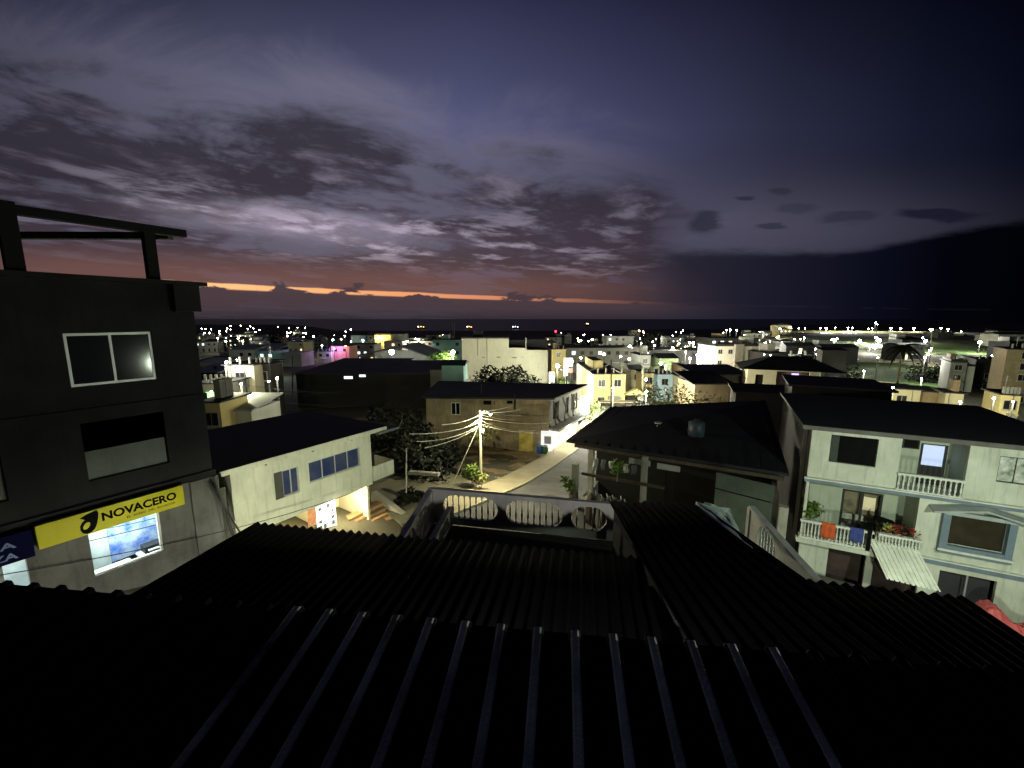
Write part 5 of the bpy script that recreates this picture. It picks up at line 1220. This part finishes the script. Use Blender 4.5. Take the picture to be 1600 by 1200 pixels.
leafy('tree','browner bush right of the lit bushy tree','tree',(aty(1100,615,48).x,48,zt(22,48)),max(4.5,aty(1100,612,48).z-zt(22,48)),3.4,1100,surf('brown dry leaf',(.16,.12,.05),.85,.6,2),.17,seed=72,trunk=.15,flat=.7)
leafy('tree','leafy hedge plant between the white sign and the yellow corner building','tree',(aty(925,640,60).x,60,zt(11,60)),max(3.5,aty(925,632,60).z-zt(11,60)),1.7,600,LEAF,.14,seed=73,trunk=.1)
for k,(px,py,Y,r,lb) in enumerate(((1462,566,110,6,'dark tree mass on the right hillside left of the grey modern block'),(1250,538,210,8,'round dark tree below the left end of the promenade'),(1295,560,100,7,'dark tree left of the tall unlit block'))):
    p=aty(px,py,Y); leafy('tree',lb,'tree',(p.x,Y,zt(p.x,Y)),max(5,p.z-zt(p.x,Y)),r,1100,LEAFD,.5,seed=80+k,trunk=.3,flat=.6)
# ---- filler houses: the far town
ORD = ['first','second','third','fourth','fifth','sixth','seventh','eighth','ninth','tenth','eleventh','twelfth','thirteenth','fourteenth','fifteenth','sixteenth','seventeenth','eighteenth','nineteenth','twentieth','21st','22nd','23rd','24th']
random.seed(77)
def fill(n, pxr, Yr, region, cols, lit=.15, hr=(3.2,6.5), wr=(7,13), litm=None):
    L = sorted(random.uniform(*pxr) for _ in range(n))
    for k, px in enumerate(L):
        Y = random.uniform(*Yr); c = random.choice(cols); X, _ = ray(px, 520); x = X*Y; g = zt(x, Y)+.0; h = random.choice((hr[0], hr[1])); w = random.uniform(*wr)
        Zt = (g+h)/Y; t_ = (Zt*CP+SP)/(CP-Zt*SP); py = 600-FPX*t_
        half = w/2/(Y)*FPX
        if any(k0-4-half < px < k1+4+half and .35*kY < Y < kY and kp < 600 for k0, k1, kY, kp in KEYS): continue
        rf_ = random.choice(('flat','flat','gable','shed','hip'))
        house(px-half, px+half, py, Y, c, '%s %s-roofed house, %s from left among those %s' % ({'white':'whitish','cream':'cream','grey':'grey','dark':'unlit','yellow':'yellowish','blue':'bluish','teal':'teal','brown':'brown','green':'greenish','pink':'pinkish'}[c], {'flat':'flat','gable':'gable','shed':'slant','hip':'hip'}[rf_], ORD[k], region),
              D=random.uniform(6,10), roof=rf_, roofm=random.choice((RDARK,RZ,RDARK)), lit=lit, ang=random.uniform(-14,14), group='houses '+region, tank=(random.random() < .35), band=(random.random() < .4), rise=1.3, seed=k, litm=litm, stubs=random.choice((0,0,3)) if rf_ == 'flat' else 0)
fill(22,(302,500),(240,330),'below the left headland',['white','grey','cream','dark','teal'],.25)
fill(20,(300,500),(360,560),'on the left headland slope',['white','grey','cream','white'],.35)
fill(14,(300,480),(95,150),'in the dark left middle town',['dark','dark','grey','brown'],.08)
fill(16,(500,730),(230,420),'near the shore left of centre',['white','grey','cream','blue','dark'],.3)
fill(14,(850,1080),(230,420),'near the shore right of centre',['grey','dark','grey','white','brown'],.3)
fill(14,(880,1120),(150,225),'behind the long grey building',['grey','cream','brown','white'],.3)
fill(16,(1080,1240),(170,330),'behind the three-storey blocks',['white','cream','grey','dark','yellow'],.35)
fill(8,(1190,1330),(130,190),'on the slope under the promenade',['dark','grey','dark'],.15)
fill(7,(990,1110),(82,130),'along the bright street',['cream','white','yellow','grey'],.45,wr=(6,9))
fill(8,(1420,1600),(150,260),'on the dark right hillside',['dark','grey','dark'],.1)
# ================================================================== town lamps
HEADS = {}
def head_mesh(r, c, s):
    key = (round(r,2), c)
    if key not in HEADS:
        m = MB().ball((0,0,0), r, 8); o = m.build('lamp_head', glow('lamp glow %s' % (c,), c, s, sample='NONE'), None, smooth=True); HEADS[key] = o.data; bpy.data.objects.remove(o)
    return HEADS[key]
PM = {}
def lamp(px, py, Y, label, group=None, c=(1,1,.86), r=.3, P=0, s=120, h=None, pole=True, name='street_lamp', cat='street lamp', polem=None):
    p = aty(px, py, Y); g = zt(p.x, Y); H = p.z-g
    if H < 2.0: g = p.z-5.0; H = 5.0
    if H > 14: H = 9.0
    t = thing(name, label, cat, (p.x, Y, p.z-H), 0, group)
    o = bpy.data.objects.new('lamp_head', head_mesh(r, c, s)); C.objects.link(o); o.parent = t; o.location = (0,0,H)
    if pole:
        if 'p' not in PM:
            q = MB().tube([(0,0,0),(0,0,1)], .09, 6).build('pole', surf('lamp pole steel', (.05,.05,.045), .6, .2, 1), t); PM['p'] = q.data
        else:
            q = bpy.data.objects.new('pole', PM['p']); C.objects.link(q); q.parent = t
        q.scale = (1+Y/400, 1+Y/400, H-r)
    if P: lamp_light(t, (0,-.9,H-r-.1), P*7.5, c, .3)
    return t
def row(lst, region, **kw):
    lst = sorted(lst)
    for k, a in enumerate(lst):
        px, py, Y = a[:3]; d = dict(kw); d.update(a[3] if len(a) > 3 else {}); d['P'] = d.get('P', 0)*(2.3 if 885 < px < 1120 and Y < 230 else 1.3 if px > 1120 and Y > 100 else 1)
        lamp(px, py, Y, 'bright lamp, %s from left among those %s' % (ORD[k], region), 'lamps '+region, **d)
WN, OR_, CL = dict(c=(1,.88,.6)), dict(c=(1,.62,.25)), dict(c=(.8,.92,1))
row([(302,514,420,dict(P=500)),(315,514,430),(321,514,450,CL),(330,514,420,WN),(320,520,330),(327,520,320),(343,517,360,WN),(343,521,340,dict(c=(1,.85,.5),P=500)),(355,513.5,430,dict(P=600)),(360,509.5,500),(360,515,420,WN),(376,509,500,OR_),(387,514,420,dict(P=700)),(391,510,480),(396,513,440),(399,519,330,dict(c=(.8,1,.9))),(405,515.5,420)], 'on the left headland')
row([(353,533,200,dict(P=500)),(379,533,190,dict(c=(1,1,.6),P=600)),(340,528,240,dict(P=500)),(372,529,230),(353.5,566,54,dict(P=200,r=.16)),(382,579,54,dict(P=25,r=.12)),(434,511,440),(452,512,430,dict(c=(1,.8,.4),P=400)),(465,512,450),(477,512,460,dict(P=300)),(452,520,320,dict(c=(1,.85,.5))),(449,525,270,dict(c=(.3,.3,1),r=.4)),(474,526.5,260),(490,525.5,270),(478,521,300)], 'left of the dark hall')
row([(433,591,50,dict(r=.15,P=60)),(420,596,52,dict(r=.12)),(503,540,200,dict(c=(.75,.8,1),P=300)),(487,551,170),(539,525,250,WN),(540,518,330),(533,530,240),(548,515,380,CL),(593,527,248,dict(c=(1,.75,.3),P=500,r=.35)),(588,530.5,247,dict(c=(1,.8,.35),r=.3)),(567,532,235,dict(P=700,c=(1,.98,.8))),(637,533,205,dict(c=(1,.95,.7))),(654,531,208,dict(c=(1,.95,.7),P=500)),(520,531,172,dict(c=(.2,.6,1),r=.35)),(522,545,168,dict(c=(.4,.3,1),P=260,r=.2)),(540,541,168,dict(c=(1,.35,.2),P=200,r=.15))], 'around the pink house and sports canopy')
row([(708,550,110,dict(P=1500,r=.5)),(865,540,125,dict(P=900,c=(1,.95,.7),r=.35)),(871,571.5,90,dict(P=700,r=.4,c=(1,1,.85))),(919,533,190,dict(c=(1,.95,.65),P=500)),(925,531,190,dict(c=(1,.95,.65))),(904,533,200,WN),(908,532,200,WN),(984,541,138,dict(P=1200,c=(1,.98,.7),r=.35)),(1051,544,142,dict(P=1100,c=(1,.98,.65),r=.35)),(877,520,420,dict(r=.25))], 'over the centre streets')
row([(999,517,290,OR_),(1005,518,290,dict(c=(1,.5,.3))),(1006,521,280,OR_),(1020,534,220),(1023,540,210),(1056,519,330),(1067,516.5,340,dict(c=(1,.8,.45))),(1064,520,320),(1061,537,190,dict(c=(.95,.9,1))),(1072,545,170,dict(c=(.9,.7,1))),(1083,536,180,dict(P=1200,c=(1,.97,.8),r=.35)),(1086,543,165,dict(P=900,c=(1,.97,.8),r=.3)),(1099,537,180,CL),(1093,538,180,dict(P=600)),(1101,551,150,dict(P=700,c=(1,.95,.8))),(1114,552,130,dict(c=(.25,.45,1),P=120,r=.25)),(1112,545,135,dict(c=(.3,.5,1),r=.3)),(1115,565,112,dict(c=(1,.5,.2),P=120)),(1137,573,100,dict(c=(1,1,.7),P=100)),(1158,573,100,dict(c=(1,.95,.6),P=120)),(1078,560,130,dict(P=500)),(1040,572,92,dict(P=500,c=(1,.95,.7),r=.2)),(1096,562,118,dict(P=500,c=(1,.95,.8))),(1066,572,95,dict(P=300))], 'around the bright uphill street')
row([(1135,516,330,dict(P=500)),(1141,515,330,dict(P=700,r=.45)),(1151,516,330,dict(P=700,r=.45)),(1130,520,310,dict(c=(1,1,.6))),(1168,517,340),(1184,520.5,320,dict(c=(.6,.5,1))),(1187,519,320,CL),(1146,533,160,dict(P=400)),(1160,534,170,dict(P=500)),(1169,532,170,dict(P=600,r=.4)),(1178,536,165),(1196,537,175,dict(P=1400,r=.6)),(1217,526,260,dict(P=700,c=(1,1,.6))),(1218,532,230,dict(P=400,c=(1,1,.6))),(1194,554,108,dict(r=.15,c=(.6,.6,.7))),(1204,555,108,dict(r=.15))], 'above the white three-storey blocks')
row([(1236,512,300),(1248,513,300,dict(c=(1,.6,.5))),(1258,513,300),(1282,512.5,300),(1291,513,300,dict(P=1500,r=.5)),(1305,512,300),(1325,512.5,300,dict(P=1500,r=.4)),(1332,512,300),(1357,513.5,300),(1363,513,300,dict(P=1200)),(1392,513,300,dict(P=1500,r=.5)),(1407,513,300,dict(r=.55)),(1428,513,300,dict(P=1500,r=.5)),(1454,515,300,dict(P=1500,r=.7)),(1481,515,300,dict(P=1500,r=.5)),(1502,518,300)], 'along the hilltop promenade', c=(1,1,.9), s=100)
row([(1302,532,215,dict(P=4500,r=1.0)),(1343,533,225,dict(P=2500,r=.7,c=(1,1,.6))),(1373,532,215,dict(P=3500,r=.9,c=(1,1,.75))),(1359,541,190,dict(r=.5,P=900)),(1367,543,190,dict(r=.6)),(1241,530,220,dict(P=900,c=(.8,1,.95))),(1278,554,120,dict(P=700,r=.45)),(1276,562,115,dict(r=.18)),(1262,561,116,dict(r=.18)),(1264,573.5,75,dict(r=.1)),(1428,528,230,dict(P=1500,c=(1,1,.6),r=.5)),(1446,533,190,dict(P=1500,r=.55)),(1442,528,240,dict(c=(.8,1,.95))),(1531,535,190,dict(P=1500,r=.6)),(1551,556,120,dict(P=350,c=(.8,1,1),r=.25)),(1445,559,105,dict(P=400,r=.2)),(1372,559,110,dict(r=.15))], 'on the floodlit right hillside', c=(1,1,.88), s=100)
row([(1300,597,69.5,dict(r=.14,c=(.9,.95,1),P=8)),(1307,597,69.5,dict(r=.1,c=(.6,1,.95)))], 'on the tall unlit block', pole=False, name='wall_lamp', cat='wall lamp')
random.seed(91)
def scatter(n, pxr, pyr, Yr, region, Pp=0, big=0):
    L = []
    for _ in range(n):
        Y = random.uniform(*Yr); px = random.uniform(*pxr); X, _z = ray(px, 520); g = zt(X*Y, Y)+random.uniform(4.5, 7.5)
        t_ = (g/Y*CP+SP)/(CP-g/Y*SP); c = random.choice(((1,1,.85),(1,.95,.7),(1,.85,.5),(.85,.95,1),(1,1,.9),(1,.98,.75)))
        L.append((px, 600-FPX*t_, Y, dict(c=c, r=random.choice((.12,.18,.25))*(1+Y/500), P=(Pp if random.random() < .3 else 0))))
    row(L, region)
scatter(22,(300,500),None,(250,560),'scattered through the left town',300) if True else 0
scatter(20,(500,730),None,(200,480),'scattered along the shore town',300)
scatter(22,(860,1070),None,(150,420),'scattered through the centre town',300)
scatter(22,(1050,1120),None,(95,220),'crowded along the bright uphill street',420)
scatter(22,(1110,1240),None,(130,360),'scattered behind the three-storey blocks',400)
scatter(18,(1240,1480),None,(130,290),'scattered over the right hillside',500)
scatter(14,(890,1060),None,(70,140),'among the yellow and cream centre houses',260)
# lamps that light streets, seen only from their glow or tiny heads
row([(1395,606,58,dict(P=380,r=.12,c=(1,.95,.6))),(1500,628,50,dict(P=320,r=.12,c=(1,.97,.6))),(1553,622,52,dict(P=160,r=.12)),(1350,580,85,dict(P=600,r=.14,c=(.9,1,.7))),(1440,592,78,dict(P=600,r=.14,c=(.9,1,.7))),(1583,628,47,dict(P=120,r=.1,c=(1,.85,.5)))], 'beside the lower right lawns', c=(1,1,.8))
row([(776,603,84,dict(P=650,r=.05)),(958,606,60,dict(P=900,r=.14,c=(1,.95,.65))),(905,604,76,dict(P=300,r=.2,c=(1,1,.85))),(1010,612,58,dict(P=900,r=.16,c=(1,.97,.75))),(377,600,44,dict(P=260,r=.1,c=(1,.95,.6))),(330,612,42,dict(P=160,r=.1,c=(1,.9,.6))),(370,562,120,dict(P=300,r=.1)),(420,566,120,dict(P=350,r=.1,c=(.7,1,.95)))], 'down among the middle houses')
# glowing street signs of the centre street
for k, (px, py, Y, w, h, c, lb) in enumerate([(862,590,84,1.1,2.3,(.97,.96,1),'tall blank glowing sign at the foot of the blank block'),(888,566,95,1.9,1.9,(.9,.94,1),'square glowing sign at the far end of the shop street'),(884,579,93,.8,2.2,(.9,.95,.9),'narrow white sign under the square glowing sign')]):
    p = aty(px,py,Y); t = thing('lit_sign', lb, 'sign', p); MB().box(-w/2,w/2,-.1,.1,-h/2,h/2).build('light_panel', glow('white sign light'), t); MB().tube([(0,0,-h/2-4),(0,0,-h/2)],.06,6).build('pole', ALU, t)
p = aty(891,579,92); t = thing('lit_sign', 'small red and white sign beside the narrow white one', 'sign', p); MB().box(-.5,.5,-.1,.1,-.5,.5).build('light_panel', glow('red sign light', (.9,.12,.1), 1.2), t); MB().tube([(0,0,-4),(0,0,-.5)],.05,6).build('pole', ALU, t)
# antenna masts and ships at sea
for k, (px, py0, py1, Y, lb) in enumerate(((709,503,529,500,'lattice twin mast on the shore left of the blank block'),(868,519,531,400,'red-tipped mast right of the blank block'))):
    a, b = aty(px,py0,Y), aty(px,py1,Y); t = thing('mast', lb, 'mast', b)
    for dx_ in ((-1.6,1.6) if k == 0 else (0,)): MB().tube([(dx_*.3,0,0),(dx_,0,a.z-b.z)], .35, 6, .25).build('mast_pole', TW['white'], t)
    if k: MB().ball((0,0,a.z-b.z+.8), .9, 8).build('beacon', glow('red beacon', (1,.03,.08), 10, sample='NONE'), t)
for k, (px, py, L_, lb, c) in enumerate(((659,518,34,'ship with orange deck lights far left on the sea',(1,.45,.12)),(734,516.5,26,'small ship with an orange lamp on the sea left of the blank block',(1,.5,.15)),(806,514.5,30,'pale-lit sailing vessel on the sea behind the blank block',(.75,.85,1)),(918,507.5,18,'yellow-lit ship on the sea right of centre',(1,.72,.25)))):
    Y = 1350 if k < 3 else 1900; X, Z = ray(px, py); x = X*Y
    t = thing('ship', lb, 'ship', (x, Y, SEA+.0)); hh_ = 3.5 if k < 3 else 6
    MB().hexa([(-L_/2,-3,-.5),(L_/2*.8,-3,-.5),(L_/2*.8,3,-.5),(-L_/2,3,-.5),(-L_/2-1,-3.5,hh_),(L_/2,-1,hh_),(L_/2,1,hh_),(-L_/2-1,3.5,hh_)]).build('hull', DARKM, t)
    MB().box(-L_*.4, L_*.1, -2.5, 2.5, hh_, hh_+4).build('cabin', WTRIM, t); MB().tube([(-L_*.1,0,hh_+4),(-L_*.1,0,hh_+13)], .4, 6).build('mast', ALU, t)
    for j, (fx, fz, r) in enumerate(((-.3,6.5,1.3),(-.05,7,1.0),(.2,5.5,1.1))): MB().ball((L_*fx,-3,hh_+fz-2), r, 8).build('deck_lamp', glow('ship glow %d%d' % (k, j == 0), (1,.9,.75) if j == 0 and k < 3 else c, 12, sample='NONE'), t)
# parked cars
def car(px, py, ang, label, col):
    g = gp(px, py); t = thing('parked_car', label, 'car', (g.x,g.y,g.z+.3), math.radians(ang))
    b = MB(); P = [(-2.1,.35),(-2.1,.75),(-1.9,.92),(-1.1,.98),(-.55,1.42),(.85,1.44),(1.5,1.0),(2.05,.9),(2.12,.4)]
    for y0,y1,k in ((-.82,.82,1),):
        n = len(P); A_ = [b.vert((x,y0,z)) for x,z in P]; B2 = [b.vert((x,y1,z)) for x,z in P]
        b.f.append(A_); b.f.append(B2[::-1])
        for i in range(n): b.f.append([A_[i],B2[i],B2[(i+1)%n],A_[(i+1)%n]])
    b.build('body', col, t)
    for y in (-.825,.80): MB().hexa([(-.95,y,.98),(1.2,y,.98),(1.2,y+.025,.98),(-.95,y+.025,.98),(-.5,y,1.36),(.8,y,1.36),(.8,y+.025,1.36),(-.5,y+.025,1.36)]).build('side_window', GLASS, t)
    for x in (-1.35,1.35):
        for y in (-.8,.8): w = MB().tube([(0,-.1,0),(0,.1,0)], .33, 12).build('wheel', BLACKP, t); w.location = (x,y,.33)
    return t
car(1083,574,95,'pale car parked in the bright uphill street', surf('silver car paint', (.5,.5,.48), .35, .1, 1))
car(1001,628,80,'white car parked right of the yellow corner building', surf('white car paint', (.65,.65,.62), .35, .1, 1))
car(1092,562,95,'grey car further up the bright uphill street', surf('grey car paint', (.2,.2,.21), .35, .1, 1))
# thin poles with cables in the middle distance
for k, (px, y0, y1, Y, lb) in enumerate(((457,555,622,62,'grey pole standing before the dark hall'),(955,562,640,50,'tall dark pole in front of the yellow corner building'),(1004,575,610,75,'pale pole in front of the yellow narrow house'),(1060,566,600,80,'pale pole beside the pale blue house'),(752,600,634,46,'dark mast on the grey walled building'),(804,616,640,44,'thin pole at the wall of the grey walled building'),(1236,548,568,90,'lit yellow post on the slope'),(1258,548,568,92,'second lit post on the slope, right of the yellow one'))):
    a, b = aty(px,y0,Y), aty(px,y1,Y); o = MB().tube([b, a], .11 if Y < 70 else .2, 7, .07 if Y < 70 else .2).build('pole', POLEM if k in (2,3,6,7) else TW['dark'], None); tag(o, lb, 'pole')
for k, (a, b, s_, lb) in enumerate([((955,566,50),(1120,560,110),1.0,'cable running right from the tall dark pole'),((955,568,50),(870,575,95),1.0,'cable running left from the tall dark pole'),((1004,577,75),(1060,568,80),.5,'cable between the two pale poles behind the bushy tree'),((955,575,50),(1004,578,75),.8,'low cable from the dark pole to the pale pole'),((750,646,30),(905,640,60),.5,'cable from the lit pole to the far shop corner')]):
    wire(aty(*a), aty(*b), s_, lb, .03)

random.seed(55)
for k in range(14):
    px = random.uniform(870, 1230); Y0 = random.uniform(60, 120); a = aty(px, random.uniform(548, 590), Y0); b = aty(px+random.uniform(-90, 90), random.uniform(548, 590), Y0+random.uniform(-15, 25))
    wire(a, b, .8, 'sagging cable strung over the lit centre houses', .022, CABLE, 'cables strung over the centre houses', 10)
for k in range(6):
    a = aty(random.uniform(300, 420), random.uniform(585, 640), random.uniform(38, 60)); b = aty(random.uniform(520, 700), random.uniform(580, 640), random.uniform(50, 75))
    wire(a, b, .9, 'dark sagging cable strung across the left yards', .02, CABLE, 'cables over the left yards', 12)
# ------------------------------------------------------------------ end
for o in list(C.objects):
    if o.type == 'MESH' and o.parent is None and 'kind' not in o and 'label' not in o: print('UNTAGGED', o.name)
